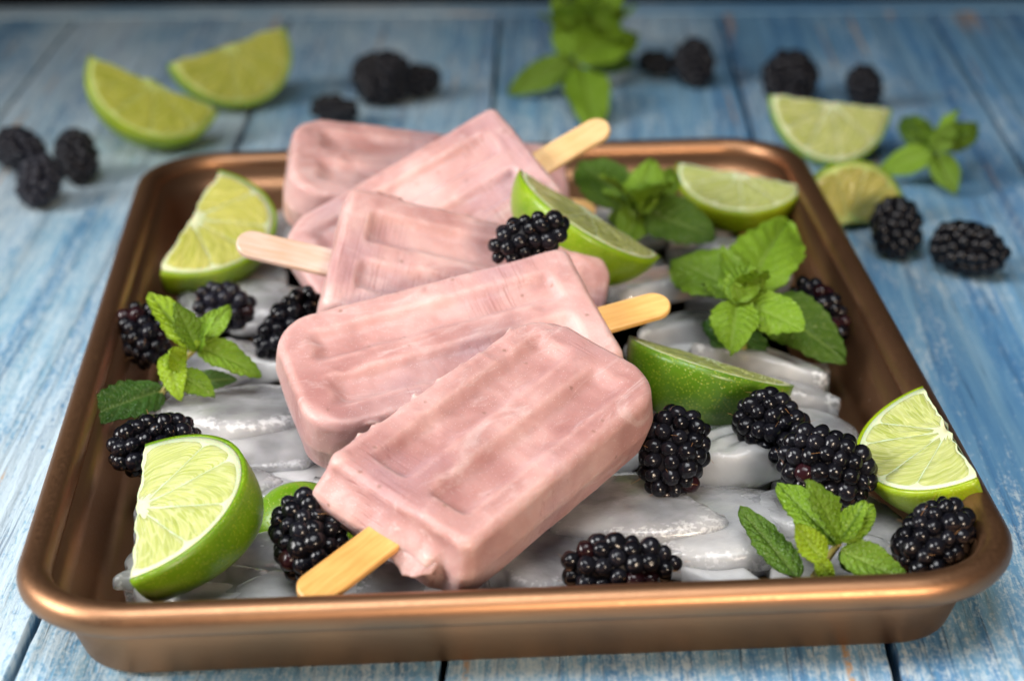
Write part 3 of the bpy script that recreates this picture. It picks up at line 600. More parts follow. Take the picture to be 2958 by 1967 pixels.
# ------------------------------------------------------------------ popsicles
def pop_mesh(w, L, seed, lip):
    T = 2.0; nx, ny, nz = 58, 100, 16
    V = []; idx = {}; F = []
    def vid(i, j, k):
        q = (i, j, k)
        if q not in idx: idx[q] = len(V); V.append(((i / nx - .5), (j / ny - .5), (k / nz - .5)))
        return idx[q]
    for i in range(nx):
        for j in range(ny):
            F.append((vid(i, j, nz), vid(i + 1, j, nz), vid(i + 1, j + 1, nz), vid(i, j + 1, nz)))
            F.append((vid(i, j, 0), vid(i, j + 1, 0), vid(i + 1, j + 1, 0), vid(i + 1, j, 0)))
    for i in range(nx):
        for k in range(nz):
            F.append((vid(i, 0, k), vid(i + 1, 0, k), vid(i + 1, 0, k + 1), vid(i, 0, k + 1)))
            F.append((vid(i, ny, k), vid(i, ny, k + 1), vid(i + 1, ny, k + 1), vid(i + 1, ny, k)))
    for j in range(ny):
        for k in range(nz):
            F.append((vid(0, j, k), vid(0, j, k + 1), vid(0, j + 1, k + 1), vid(0, j + 1, k)))
            F.append((vid(nx, j, k), vid(nx, j + 1, k), vid(nx, j + 1, k + 1), vid(nx, j, k + 1)))
    p = np.array(V) * np.array([w, L, T])
    re, rf, rs = .22, 1.25, .34
    def sdf(p):
        x, y, z = p[:, 0], p[:, 1], p[:, 2]
        draft = .16 * np.abs(z) / (T / 2)
        ws = w / 2 * (1 - .035 * (y / L + .5)) - draft
        r = np.where(y > 0, rf, rs)
        qx = np.abs(x) - ws + r; qy = np.abs(y) - (L / 2 - draft * .7) + r
        d2 = np.hypot(np.maximum(qx, 0), np.maximum(qy, 0)) + np.minimum(np.maximum(qx, qy), 0) - r
        a = d2 + re; b = np.abs(z) - T / 2 + re
        return np.hypot(np.maximum(a, 0), np.maximum(b, 0)) + np.minimum(np.maximum(a, b), 0) - re
    for _ in range(14):
        e = 1e-3; d = sdf(p)
        g = np.stack([(sdf(p + np.eye(3)[k] * e) - sdf(p - np.eye(3)[k] * e)) / (2 * e) for k in range(3)], 1)
        g /= np.maximum(np.linalg.norm(g, axis=1, keepdims=True), .3); p = p - g * d[:, None] * .9
    x, y, z = p[:, 0], p[:, 1], p[:, 2]
    ss = lambda t: np.clip(t, 0, 1) ** 2 * (3 - 2 * np.clip(t, 0, 1))
    ge = .42
    gx = np.maximum(ss((.68 - np.abs(x - .93)) / ge), ss((.68 - np.abs(x + .93)) / ge))
    gy = ss((y + L / 2 - .85) / .22) * ss((L / 2 - .95 - y + .25 * np.abs(np.abs(x) - .93)) / .55)
    groove = gx * gy * ss((np.abs(z) - T / 2 + .35) / .3)
    p[:, 2] -= np.sign(z) * groove * .215
    # a faint step inside the groove where the frozen surface peeled
    pe = ss((fbm(p * np.array([.55, .4, .3]) + seed * 5.1, 3) - .05) * 6) * ss((np.abs(z) - T / 2 + .6) / .3)
    p[:, 2] -= np.sign(z) * pe * .035
    n = p - np.array([0, 0, 0]); n = np.stack([np.sign(x) * (np.abs(x) > w / 2 - .35), np.sign(y) * (np.abs(y) > L / 2 - .35), np.sign(z) * (np.abs(z) > T / 2 - .3)], 1).astype(float)
    n /= np.maximum(np.linalg.norm(n, axis=1, keepdims=True), 1)
    p += n * (fbm(p * .9 + seed * 3.3, 4)[:, None] * .022 + (fbm(p * 4.5 + seed, 3)[:, None]) * .005)
    end = ss((-y - L / 2 + .25) / .25)[:, None] * np.array([0, 1, 0])           # the poured end is rough
    p += end * (fbm(p * np.array([1.3, 1.3, 1.3]) + seed * 2.2, 4)[:, None] * .05)
    if lip:                                                                      # poured end bulges out to the stick and down
        dd = ss((-y - L / 2 + .40) / .3) * ss((T / 2 - .30 - z) / .75) * ss((w / 2 - .75 - x) / .35)
        p[:, 1] -= dd * (.32 + .08 * fbm(p * 1.1 + 4, 2)) * (1 - .5 * ss((-z - .1) / .7))
    # crumbs of ice along the long edges
    ed = ss((.30 - np.abs(x + w / 2 - .05)) / .2) * ss((z - T / 2 + .45) / .2)
    cr = np.maximum(fbm(p * 3.2 + seed * 8.8, 3) - .25, 0)
    p[:, 2] += np.sign(z) * ed * cr * .14; p[:, 0] += np.sign(x) * ed * cr * .10
    return mesh('ice_bar', p, F, True, [M_POP])

def stick_mesh(w, L, length):
    hw = .50; th = .10; n = 18; outline = []
    y0 = -L / 2 + 1.5; y1 = -L / 2 - length
    outline += [(hw, y0), (hw, y1 + hw)] + [(hw * math.cos(a), y1 + hw - hw * math.sin(a)) for a in np.linspace(.1, math.pi - .1, n)] + [(-hw, y1 + hw), (-hw, y0)]
    V = []; k = len(outline)
    c = np.array([0, y1 + hw])
    for inset, z in ((.035, -th), (0, -th + .035), (0, th - .035), (.035, th)):
        for x, y in outline:
            d = np.array([x, y - (y1 + hw) if y < y1 + hw else 0]); d = d / (np.linalg.norm(d) + 1e-9)
            V.append((x - d[0] * inset, y - d[1] * inset, z + .02 * math.sin(y * .6)))
    F = [q[::-1] for q in grid_faces(4, k, 0, True)]
    F.append(tuple(range(k))); F.append(tuple(range(4 * k - 1, 3 * k - 1, -1)))
    F = [q[::-1] for q in F]
    return mesh('stick', V, F, False, [M_STICK])

def lip_mesh(w, L):
    # ragged, thin frozen overflow hanging off the poured end
    nx, ny = 60, 12; V = []; F = []
    for side in (1, -1):
        for i in range(nx + 1):
            u = i / nx; x = -w / 2 + .10 + u * (w - .95)
            rag = fbm([[x * 1.7, 3.1, 0]], 4)[0] * .22 + fbm([[x * 8, 9.1, 0]], 2)[0] * .08
            reach = (.16 + .30 * math.exp(-((x - .95) / .5) ** 2) - .10 * (x < -.6) + rag * .4) * .75 * min(1, u * 8, (1 - u) * 14)
            reach = max(reach, -.1)
            for j in range(ny + 1):
                t = j / ny; y = -L / 2 - .12 - t * (reach + .18); dd = -L / 2 - .12 - y
                z = -.10 - .30 * dd + .05 * fbm([[x * 1.3, y * 1.3, 4.0]], 2)[0]
                th = .16 * (1 - t) + .022
                V.append((x, y, z + side * th))
    off = (nx + 1) * (ny + 1)
    F = [q[::-1] for q in grid_faces(nx + 1, ny + 1)] + grid_faces(nx + 1, ny + 1, off)
    for i in range(nx):
        a, b = i * (ny + 1) + ny, (i + 1) * (ny + 1) + ny; F.append((a, b, b + off, a + off))
        a, b = i * (ny + 1), (i + 1) * (ny + 1); F.append((b, a, a + off, b + off))
    for j in range(ny):
        a, b = j, j + 1; F.append((a, b, b + off, a + off)); a, b = nx * (ny + 1) + j, nx * (ny + 1) + j + 1; F.append((b, a, a + off, b + off))
    return mesh('frozen_lip', V, F, True, [M_FROST])

POP_LABELS = ['front pink popsicle with frost scratches, its stick pointing to the lower left',
              'pink popsicle directly behind the front one, a row of dark specks on its upper edge',
              'middle pink popsicle whose pale stick points left over the lime quarter',
              'pink popsicle lying diagonally with its stick pointing up to the right, crossing the rearmost one',
              'rearmost pink popsicle resting by the far rim of the tray, its stick hidden']
STICK_TINT = [(.92, .76, .52), (1.05, .94, .74), (.84, .95, 1.75), (.95, .98, 1.1), (1, 1, 1)]
for i, (c, ax, ay, az, w, L, sl) in enumerate(POPS):
    t = empty('popsicle', basis(c, ax, ay, az), POP_LABELS[i], 'popsicle', 'popsicles piled on the ice')
    if i == 0: w *= 1.06; L *= 1.035
    add('ice_bar', pop_mesh(w, L, i + 1, i == 0), t)
    s = add('stick', stick_mesh(w, L, sl), t); s.color = (*STICK_TINT[i], 1)
    if i == 0: add('frozen_lip', lip_mesh(w, L), t)

# ------------------------------------------------------------------ limes
def lime_meshes(R, seed, H=.85, skew=0.0):
    h = R * H; nu, nv = 40, 16
    tip = lambda v: 1 + .05 * np.exp(-((v - math.pi / 2) / .22) ** 2)
    def shell(k, jit):
        V = []; 
        for b in range(nv + 1):
            v = b / nv * math.pi / 2
            for a in range(nu + 1):
                u = a / nu * math.pi; q = k * tip(v) * (1 + .012 * math.sin(u * 3 + seed))
                V.append((R * math.cos(u) * math.cos(v) * q, R * (math.sin(u) * math.cos(v) + skew * math.sin(v) ** 1.5 * (.25 + .75 * math.sin(u))) * q, -h * math.sin(v) * q))
        return V
    o = shell(1, 0); i_ = shell(.955, 0); n = len(o); V = o + i_
    F = grid_faces(nv + 1, nu + 1) ; F = [f[::-1] for f in F] + grid_faces(nv + 1, nu + 1, n)
    for a in range(nu): F.append((a, a + 1, a + 1 + n, a + n))
    for b in range(nv):
        for a in (0, nu):
            p, q = b * (nu + 1) + a, (b + 1) * (nu + 1) + a
            F.append((p, q, q + n, p + n) if a else (q, p, p + n, q + n))
    rind = mesh('rind', V, F, True, [M_RIND])
    # pith: solid inner body closed by the two cut faces
    r2 = .962; V = shell(r2, 0); F = [f[::-1] for f in grid_faces(nv + 1, nu + 1)]
    V = [(x, y + .012 * (y < .02), z) for x, y, z in V]
    V = np.array(V); top = [len(V)]
    A = list(range(nu + 1)); V = np.vstack([V, [[0, 0.0, 0.0]]]); cidx = len(V) - 1
    nr = 10; ringsA = [A]
    extra = []
    base_n = len(V)
    for r_ in range(1, nr):
        row = []
        for a in range(nu + 1):
            pnt = V[a] * (1 - r_ / nr); row.append(base_n + len(extra)); extra.append(pnt)
        ringsA.append(row)
    B = [b * (nu + 1) for b in range(nv + 1)] + [b * (nu + 1) + nu for b in range(nv - 1, -1, -1)]
    ringsB = [B]
    for r_ in range(1, nr):
        row = []
        for q in B: row.append(base_n + len(extra)); extra.append(V[q] * (1 - r_ / nr))
        ringsB.append(row)
    V = np.vstack([V, np.array(extra)])
    for rings, flip in ((ringsA, True), (ringsB, False)):
        for r_ in range(nr - 1):
            for a in range(len(rings[0]) - 1):
                q = (rings[r_][a], rings[r_][a + 1], rings[r_ + 1][a + 1], rings[r_ + 1][a]); F.append(q if flip else q[::-1])
        for a in range(len(rings[0]) - 1):
            q = (rings[-1][a], rings[-1][a + 1], cidx); F.append(q if flip else q[::-1])
    rad = np.linalg.norm(V[:, :2], axis=1)
    jag = fbm(V * 2.2 + seed * 4.4, 3) * .10
    nearedge = np.exp(-(V[:, 1] / .10) ** 2) * (rad < R * .93)
    V[:, 1] += nearedge * jag; 
    core = np.exp(-(rad / (.16 * R)) ** 2) * (V[:, 2] > -.02) ; V[:, 2] += core * .05
    pith = mesh('pith', V, F, True, [M_PITH])
    segs = []
    def sector(a0, a1, r0, r1, place, squash=1.0, ns=18, nr_=26, k=0):
        V = []; U = []; rs = np.linspace(0, 1, nr_); ts = np.linspace(0, 1, ns)
        for r_ in rs:
            for t_ in ts:
                # rounded sector: pinch at the core, rounded at the rind
                edge = min(t_, 1 - t_)
                rmax = r1 - .06 * R * (max(0, .22 - edge) / .22) ** 2
                rr_ = r0 + (rmax - r0) * r_
                a = a0 + (a1 - a0) * t_
                g = .0015 * R / max(rr_, .1); a = a0 + g + (a1 - a0 - 2 * g) * t_ if a1 - a0 > 2.2 * g else (a0 + a1) / 2 + (t_ - .5) * .02
                ff = min(edge * (a1 - a0) * rr_, (1 - r_) * R * .9, r_ * R * .8)
                z = -.002 + .028 * (1 - math.exp(-ff / .03))
                U.append(((a) * 2.0 * (.35 + .65 * r_) , rr_ * 1.6)); V.append((rr_, a, z))
        V = np.array(V); xy = np.stack([V[:, 0] * np.cos(V[:, 1]), V[:, 0] * np.sin(V[:, 1])], 1)
        nz = vnoise(np.stack([V[:, 1] * 9 + k * 3, V[:, 0] * 2.2, V[:, 0] * 0 + seed], 1)) * .022
        Z = V[:, 2] + nz * (V[:, 2] > 0)
        return place(xy, Z), grid_faces(nr_, ns), U
    cuts = sorted([0.03] + [math.pi * (q / 5) + rnd.uniform(-.12, .12) for q in range(1, 5)] + [math.pi - .03])
    for k in range(5):
        pl = lambda xy, Z: np.stack([xy[:, 0], xy[:, 1] + .015, Z], 1)
        V_, F_, U = sector(cuts[k], cuts[k + 1], R * .07, R * .905, pl, k=k)
        jagv = np.exp(-(V_[:, 1] / .12) ** 2) * fbm(V_ * 2.2 + seed * 4.4, 3) * .12; V_[:, 1] += jagv
        segs.append(mesh('segment', V_, [f[::-1] for f in F_], True, [M_PULP], U))
    for k in range(2):                                              # the lengthwise cut face shows two long segments
        a0, a1 = (.12, math.pi / 2 - .05) if k == 0 else (math.pi / 2 + .05, math.pi - .12)
        pl = lambda xy, Z: np.stack([xy[:, 0], -Z, -xy[:, 1] * (h / R)], 1)
        V_, F_, U = sector(a0, a1, R * .10, R * .85, pl, k=k + 9)
        segs.append(mesh('segment', V_, [f[::-1] for f in F_], True, [M_PULP], U))
    return rind, pith, segs

LIME_INFO = {
 'L1': ('juicy lime quarter at the front corner of the tray, cut face up', (.8, .88, 1), (1, 1, 1)),
 'L2': ('sliver of green lime rind showing between two popsicles and a blackberry', (.9, 1, .9), (1, 1, 1)),
 'L3': ('lime quarter under the pale stick of the middle popsicle', (1.25, 1.15, 1), (1.05, .97, .62)),
 'L4': ('slim lime quarter leaning on the popsicles behind the blackberry, tip upward', (1.15, 1.1, 1), (.85, .85, .8)),
 'L5': ('lime quarter at the bright back corner inside the tray behind mint leaves', (1.5, 1.25, 1), (.92, .95, .9)),
 'L6': ('lime quarter showing mostly dark green rind below the second popsicle stick', (.55, .70, 1), (.85, .88, .7)),
 'L7': ('lime quarter leaning on the side rim above the corner blackberry', (1.5, 1.25, 1), (.95, .97, .9)),
 'L8': ('blurred lime quarter on the table nearer the back rim, rind toward the berries', (1.7, 1.4, 1), (.90, .88, .40)),
 'L9': ('blurred lime quarter farthest back on the table, tilted up to one side', (1.3, 1.25, 1), (.90, .88, .45)),
 'L10': ('lime quarter standing just outside the tray corner in front of two blackberries', (1, 1.05, 1), (1.0, 1.0, .95)),
 'L11': ('yellowish lime quarter on the table half hidden by the tray rim', (1.2, 1.1, 1), (1.0, .86, .62)),
}
for i, (k, (c, ax, ay, az, R)) in enumerate(LIMES.items()):
    lab, rc, pc = LIME_INFO[k]
    t = empty('lime_quarter', basis(c, ax, ay, az), lab, 'lime', 'lime quarters')
    rind, pith, segs = lime_meshes(R, i + 1, .70 if k == 'L1' else .85, .42 if k == 'L1' else 0.0)
    add('rind', rind, t).color = (*rc, 1); add('pith', pith, t).color = (*((.80, .86, .42) if k in ('L8', 'L9', 'L11') else (1, 1, 1)), 1)
    for s in segs: add('segment', s, t).color = (*pc, 1)

# ------------------------------------------------------------------ blackberries
dv, df = icosphere(3)
def drupe_mesh(name, seed, m):
    v = dv.copy(); v[:, 2] *= 1.12
    v *= (1 + .09 * fbm(v * 1.1 + seed * 3.1, 2))[:, None]
    r = np.linalg.norm(v[:, :2], axis=1); v[:, 2] -= np.where(v[:, 2] > 0, .05 * (1 + seed % 3) * np.exp(-(r / .20) ** 2), 0)
    return mesh(name, v * .25, df, True, [m])
D_BLACK = [drupe_mesh('drupelet', s, M_BLACK) for s in range(6)]
D_WINE = [drupe_mesh('drupelet', s + 5, M_WINE) for s in range(2)]
D_DUST = [drupe_mesh('drupelet', s + 9, M_DUSTY) for s in range(2)]
cv, cf = icosphere(3)

def berry(key, c, axis, hl, hw, label, joined, wine=0, dusty=False):
    a = Vector(axis).normalized(); q = a.cross(Vector((0, 0, 1))).normalized(); b = q.cross(a)
    t = empty('blackberry', basis(c, q, b, a), label, 'blackberry', 'blackberries')
    r = random.Random(key); ph0 = r.random() * 6
    hl = min(max(hl, 1.0), 1.5); rd = .25
    A, Bq = hl - rd * .9, hw - rd * .8
    prof = lambda z: math.sqrt(max(0, 1 - abs(z) ** 2.6)) * (1 - .10 * z)
    core = cv.copy(); zz = core[:, 2].copy(); s = np.array([prof(z) for z in zz]) / np.maximum(np.sqrt(1 - np.clip(zz ** 2, 0, .9999)), .02)
    core[:, 0] *= s * Bq * .93; core[:, 1] *= s * Bq * .93; core[:, 2] *= A * .95
    add('core', mesh('core', core, cf, True, [M_CORE]), t)
    # rows of drupelets round the axis
    zs = []; steps = 200; arc = [0]
    zl = np.linspace(-.93, 1, steps)
    for i in range(1, steps):
        arc.append(arc[-1] + math.hypot((zl[i] - zl[i - 1]) * A, (prof(zl[i]) - prof(zl[i - 1])) * Bq))
    rows = max(4, int(round(arc[-1] / .37)))
    JV = []; JF = []; n_ = 0; spots = []
    for k in range(rows + 1):
        z = float(np.interp(arc[-1] * k / rows, arc, zl)); rad = prof(z) * Bq
        m = max(1, int(round(2 * math.pi * rad / .43)))
        for j in range(m):
            ph = ph0 + 2 * math.pi * (j + .5 * (k % 2)) / m + r.uniform(-.10, .10); zz_ = z + r.uniform(-.04, .04)
            p = Vector((rad * math.cos(ph), rad * math.sin(ph), zz_ * A))
            slope = -(prof(min(.999, z + .02)) - prof(z - .02)) * Bq / (.04 * A)
            nrm = Vector((math.cos(ph), math.sin(ph), max(-4, min(4, slope)))).normalized()
            if rad < .15: nrm = Vector((0, 0, 1 if z > 0 else -1))
            spots.append((p, nrm, r.uniform(.80, 1.16) * (1 if abs(z) < .8 else .9)))
    reds = set(r.sample(range(len(spots)), wine)) if wine else set()
    for i, (p, nrm, sc_) in enumerate(spots):
        qd = nrm.to_track_quat('Z', 'Y') @ Quaternion((0, 0, 1), r.random() * 6)
        tilt = Quaternion(Vector((r.uniform(-1, 1), r.uniform(-1, 1), 0)).normalized(), r.uniform(0, .35))
        mt = Matrix.Translation(p * S) @ (tilt @ qd).to_matrix().to_4x4() @ Matrix.Diagonal((sc_ * r.uniform(.92, 1.08), sc_, sc_ * r.uniform(.92, 1.1), 1))
        if joined:
            JV += [mt @ Vector(v * S * .25) for v in jv]; JF += [tuple(x + n_ for x in f) for f in jf]; n_ += len(jv)
        else:
            src = r.choice(D_WINE if i in reds else (D_DUST if dusty else D_BLACK))
            o = bpy.data.objects.new('drupelet', src); col.objects.link(o); o.parent = t; o.matrix_local = mt
            if i in reds: o['label'] = 'wine red drupelet'
    if joined:
        me = bpy.data.meshes.new('drupelets'); me.from_pydata([v[:] for v in JV], [], JF); me.polygons.foreach_set('use_smooth', [True] * len(JF)); me.materials.append(M_DUSTY if dusty else M_BLACK)
        o = bpy.data.objects.new('drupelets', me); col.objects.link(o); o.parent = t; o['kind'] = 'stuff'
    else:
        HV = []; HF = []
        for p, nrm, s_ in r.sample(spots, min(16, len(spots))):
            q0 = p + nrm * rd * .6 + Vector((r.uniform(-.05, .05), r.uniform(-.05, .05), r.uniform(-.12, .12)))
            d = (nrm + Vector((r.uniform(-1, 1), r.uniform(-1, 1), r.uniform(-1, 1)))).normalized()
            e = Vector((r.uniform(-1, 1), r.uniform(-1, 1), r.uniform(-1, 1))) * .12
            V, F = tube([q0, q0 + d * .12 + e * .4, q0 + d * .24 + e], [.0065, .005, .003], 4); o_ = len(HV); HV += V; HF += [tuple(x + o_ for x in f) for f in F]
        h = add('hairs', mesh('hairs', HV, HF, True, [M_HAIR]), t); h['kind'] = 'stuff'
        CV = []; CF = []
        for k in range(7):                                         # torn calyx at the stem end
            an = k * .9 + r.random(); rad = Bq * .34
            pts = [Vector((.1 * math.cos(an), .1 * math.sin(an), -A * .93)), Vector((rad * math.cos(an), rad * math.sin(an), -A * .96 - .05)), Vector((rad * 1.5 * math.cos(an + .2), rad * 1.5 * math.sin(an + .2), -A * .95))]
            V, F = tube(pts, [.09, .07, .02], 5); o_ = len(CV); CV += V; CF += [tuple(x + o_ for x in f) for f in F]
        add('calyx', mesh('calyx', CV, CF, True, [M_CALYX]), t)
    return t
jv, jf = icosphere(2)

BERRY_INFO = {
 'B1': ('dusty blackberry with a grey bloom below the lime quarter under the stick', False, 3, True),
 'B2': ('blackberry with dark red drupelets behind the left mint sprig', False, 7, False),
 'B3': ('slender blackberry pressed against the rounded end of the second popsicle', False, 0, False),
 'B4': ('blackberry lying behind the big lime quarter at the front corner', False, 0, False),
 'B5': ('blackberry between the front lime quarter and the front popsicle stick', False, 2, False),
 'B6': ('blackberry lying on top of the middle popsicle', False, 0, False),
 'B7': ('brownish blackberry mostly hidden behind the tall mint sprig', False, 8, False),
 'B8': ('upright blackberry with a few wine red drupelets beside the front popsicle', False, 3, False),
 'B9': ('blackberry leaning behind another one under the lime quarter at the side rim', False, 1, False),
 'B10': ('plump blackberry above the front mint sprig, touching the lime quarter', False, 2, False),
 'B11': ('long blackberry lying just behind the front rim with two red drupelets', False, 4, False),
 'B12': ('blackberry in the front corner of the tray next to mint leaves', False, 0, False),
 'B13': ('blackberry on the table at the edge of the picture, long side showing', True, 0, True),
 'B14': ('upright blackberry at the back of the trio of berries beside the tray', True, 0, True),
 'B15': ('blackberry at the front of the trio of berries beside the tray', True, 0, True),
 'B16': ('large blurred blackberry behind the rearmost popsicle', True, 0, False),
 'B17': ('smaller blurred blackberry touching the large one behind the popsicles', True, 0, False),
 'B18': ('blurred blackberry standing on the table beside the back mint sprig', True, 0, False),
 'B19': ('larger blackberry right behind the lime quarter outside the tray corner', True, 0, True),
 'B20': ('smaller blackberry behind the tip of the lime quarter outside the tray corner', True, 0, True),
 'B21': ('upright blackberry on the table in front of the yellowish lime quarter', True, 0, False),
 'B22': ('long blackberry lying on the blue boards nearest the tray\'s side rim', True, 0, False),
 'B23': ('blackberry mostly hidden behind the rounded end of the rearmost popsicle', True, 0, False),
 'B24': ('small dark blackberry lying in shade between the back mint sprig and a standing berry', True, 0, False),
}
for k, (c, ax, hl, hw) in BERRIES.items():
    lab, joined, wine, dusty = BERRY_INFO[k]; berry(k, c, ax, hl, hw, lab, joined, wine, dusty)

# ------------------------------------------------------------------ mint
def leaf_mesh(L, W, curl, fold, seed):
    ns, nt = 34, 24; V = []; vein = []; U = []
    for i in range(ns + 1):
        s = i / ns
        w = W * (math.sin(math.pi * min(1, s ** .78)) ** .62 if 0 < s < 1 else 0) * (1 - .10 * s)
        tooth = (s * 9) % 1.0
        w *= 1 + (.15 * (tooth if tooth < .75 else (1 - tooth) * 3) - .06) * (1 if .08 < s < .97 else 0)
        w = max(w, .045 * (1 - s))
        for j in range(nt + 1):
            t = -1 + 2 * j / nt; at = abs(t)
            ph = (s - .26 * at ** 1.1) * 7.5 + (0.5 if t > 0 else 0)
            lat = abs((ph % 1.0) - .5) * 2                               # 1 on a side vein
            vn = max(math.exp(-((1 - lat) / .10) ** 2) * (1 - at * .35), math.exp(-(at * W / .045) ** 2))
            puff = (1 - lat ** 2.2) * (1 - math.exp(-(at / .2) ** 2)) * (1 - .35 * at) * .11 * min(1, W / .6)
            x = t * w; y = s * L
            z = fold * at * w * (1 - .45 * at) - curl * L * .9 * (s - .15) ** 2 + puff - .02 * math.exp(-(at * W / .06) ** 2)
            z += .10 * W * math.sin(s * 8 + t * 2.5 + seed) * at + .05 * W * math.sin(s * 19 + seed * 3) * at ** 3 + .04 * L * math.sin(s * 3.1 + seed * 2.1) * t * .4
            V.append((x, y, z)); vein.append(vn); U.append((j / nt, s))
    n = len(V); V2 = V + [(x, y, z - .022) for x, y, z in V]
    F = grid_faces(ns + 1, nt + 1); F = [f[::-1] for f in F] + grid_faces(ns + 1, nt + 1, n)
    m = nt + 1
    for i in range(ns):
        a, b = i * m, (i + 1) * m; F.append((a, b, b + n, a + n)); a, b = a + nt, b + nt; F.append((b, a, a + n, b + n))
    return mesh('leaf', V2, F, True, [M_LEAF], U + U, {'vein': vein + vein})

MINT_LABELS = {
 'M1': 'bright mint sprig with one big dark leaf, beside the reddish blackberry',
 'M2': 'largest mint sprig, on the ice between the dark green lime and the tray side',
 'M3': 'blurred mint sprig inside the tray between two lime quarters',
 'M4': 'small fresh mint sprig on the ice at the front rim',
 'M5': 'blurred mint sprig on the table behind the tray, reaching the top of the picture',
 'M6': 'small blurred mint sprig lying outside the tray beside the standing lime quarter'}
for k, (stem, leaves) in MINT.items():
    base = Vector(stem[0]); t = empty('mint_sprig', Matrix.Translation(base * S), MINT_LABELS[k], 'mint sprig', 'mint sprigs')
    pts = smooth_path([np.array(p) - np.array(stem[0]) for p in stem]); V, F = tube(pts, [.11 - .04 * i / len(pts) for i in range(len(pts))], 8)
    add('stem', mesh('stem', V, F, True, [M_STEM]), t)
    for i, (b, tp, nrm, hw, c, curl, fold) in enumerate(leaves):
        y = Vector(tp) - Vector(b); L = y.length; y.normalize(); z = Vector(nrm).normalized(); x = y.cross(z).normalized(); z = x.cross(y)
        o = add('leaf', leaf_mesh(L * (.95 if k == 'M5' else 1.10), hw * {'M2': 1.42, 'M5': 1.02, 'M6': 1.05}.get(k, 1.22), curl, fold * .7, i + len(k) * 3), t); o.matrix_local = basis(Vector(b) - base, x, y, z); o.color = (*c, 1)

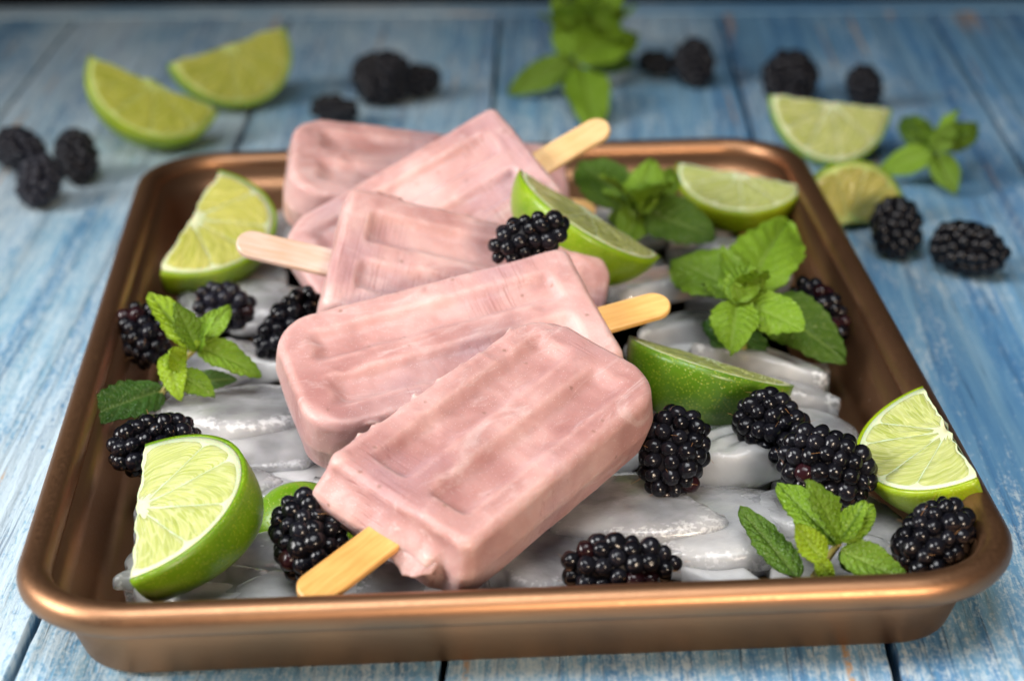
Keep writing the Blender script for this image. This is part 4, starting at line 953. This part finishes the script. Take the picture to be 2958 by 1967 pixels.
# ------------------------------------------------------------------ ice
iv, if_ = icosphere(5)
def ice_mesh(kind, size, seed, m=None):
    r = np.random.default_rng(seed); d = iv
    if kind == 'moon':
        def sd(p):
            c = np.hypot(p[:, 0], (p[:, 1] + size * .55) * 1.05) - size
            a = np.stack([c, -p[:, 1] - size * .10 + .10 * p[:, 0] ** 2 / size, np.abs(p[:, 2] - .06 * p[:, 0] ** 2 / size) - size * .21 + .09 * np.abs(p[:, 0])], 1)
            return (np.log(np.exp(a * 17).sum(1)) / 17)
        d0 = np.array([0, size * .16, 0])
    elif kind == 'disc':
        def sd(p):
            a = np.stack([np.hypot(p[:, 0], p[:, 1] * 1.15) - size * .9, np.abs(p[:, 2]) - size * .33 + .03 * p[:, 0] ** 2], 1); return np.log(np.exp(a * 15).sum(1)) / 15
        d0 = np.zeros(3)
    elif kind == 'slab':                                                      # broad flat plate with a curved outline and one broken side
        ph = r.uniform(0, 6.28, 4); th0 = .26 + .05 * size; ch = r.uniform(0, 6.28); ch2 = ch + r.uniform(1.6, 2.6)
        def sd(p):
            an = np.arctan2(p[:, 1] / .74, p[:, 0]); rr_ = np.hypot(p[:, 0], p[:, 1] / .74)
            out = size * (.93 + .07 * np.sin(2 * an + ph[0]) + .05 * np.sin(3 * an + ph[1]) + .02 * np.sin(7 * an + ph[2]))
            c1 = p[:, 0] * math.cos(ch) + p[:, 1] * math.sin(ch) - size * .50; c2 = p[:, 0] * math.cos(ch2) + p[:, 1] * math.sin(ch2) - size * .66
            a = np.stack([(rr_ - out) * .8, c1 + .05 * np.sin(p[:, 0] * 6 + p[:, 1] * 5), c2, np.abs(p[:, 2] - .05 * p[:, 0]) - th0 + .30 * (rr_ / size) ** 3 * th0], 1)
            return np.log(np.exp(np.clip(a, -3, 3) * 22).sum(1)) / 22
        d0 = np.zeros(3)
    else:
        N = r.normal(size=(11 if kind == 'slab' else 8, 3)); N /= np.linalg.norm(N, axis=1, keepdims=True)
        O = r.uniform(.62, 1.0, len(N)) * size * np.abs(N * np.array([1, .72, .34])).sum(1)
        N = np.vstack([N, [[0, 0, 1], [0, 0, -1], [.1, 0, 1], [1, .2, .2], [-1, .1, .1], [.1, 1, 0], [0, -1, .2]]]); N /= np.linalg.norm(N, axis=1, keepdims=True); O = np.append(O, [size * .20, size * .20, size * .22, size, size * .95, size * .75, size * .7])
        kk = 20 if kind == 'slab' else 36
        def sd(p): a = p @ N.T - O; return np.log(np.exp(np.clip(a, -4, 4) * kk).sum(1)) / kk
        d0 = np.zeros(3)
    lo = np.zeros(len(d)); hi = np.full(len(d), size * 2.2)
    for _ in range(22):
        mid = (lo + hi) / 2; ins = sd(d0 + d * mid[:, None]) < 0; lo = np.where(ins, mid, lo); hi = np.where(ins, hi, mid)
    p = d0 + d * lo[:, None]
    p += d * (fbm(p * .7 + seed, 2) * .035 + fbm(p * 3.0 + seed, 2) * .006)[:, None] * (1 if kind != 'moon' else .6)
    if kind in ('moon', 'disc'):                                          # frozen growth rings
        p[:, 2] += .035 * np.sin(np.hypot(p[:, 0], p[:, 1] + size * .5) * 9 / size * 1.6) * np.sign(p[:, 2]) * (np.abs(p[:, 2]) > .12)
    return mesh('ice_piece', p, if_, True, [m or M_ICE])
for i, (c, kind, size, yaw, tx, ty, lab) in enumerate(ICE):
    o = add('ice_piece', ice_mesh(kind, size, i + 1))
    o.location = Vector(c) * S; o.rotation_euler = (math.radians(tx * .6), math.radians(ty * .6), math.radians(yaw))
    tag(o, lab, 'ice', 'ice pieces in the tray')

ORD = ['first', 'second', 'third', 'fourth', 'fifth', 'sixth', 'seventh', 'eighth']
r = random.Random(21); cT, sT = math.cos(.0486), math.sin(.0486); k = 0
for gy in range(8):
    for gx in range(6):
        a = -8.6 + gx * 3.45 + r.uniform(-.6, .6); b = 3.6 + gy * 3.75 + r.uniform(-.6, .6)
        if (gx, gy) in ((3, 0),): continue
        a = max(-8.0, min(8.0, a)); b = max(3.9, min(29.5, b))
        o = add('ice_piece', ice_mesh(r.choice(('slab', 'slab', 'moon')), r.uniform(2.0, 2.4), 100 + k, M_ICE_LOW)); k += 1
        o.location = Vector((.217 + a * cT - b * sT, 44.145 + a * sT + b * cT, .55)) * S
        o.rotation_euler = (r.uniform(-.05, .05), r.uniform(-.05, .05), r.uniform(0, 6.28)); tag(o, 'low ice piece, %s from the left wall in the %s row behind the front rim' % (ORD[gx], ORD[gy]), 'ice', 'ice pieces in the tray')
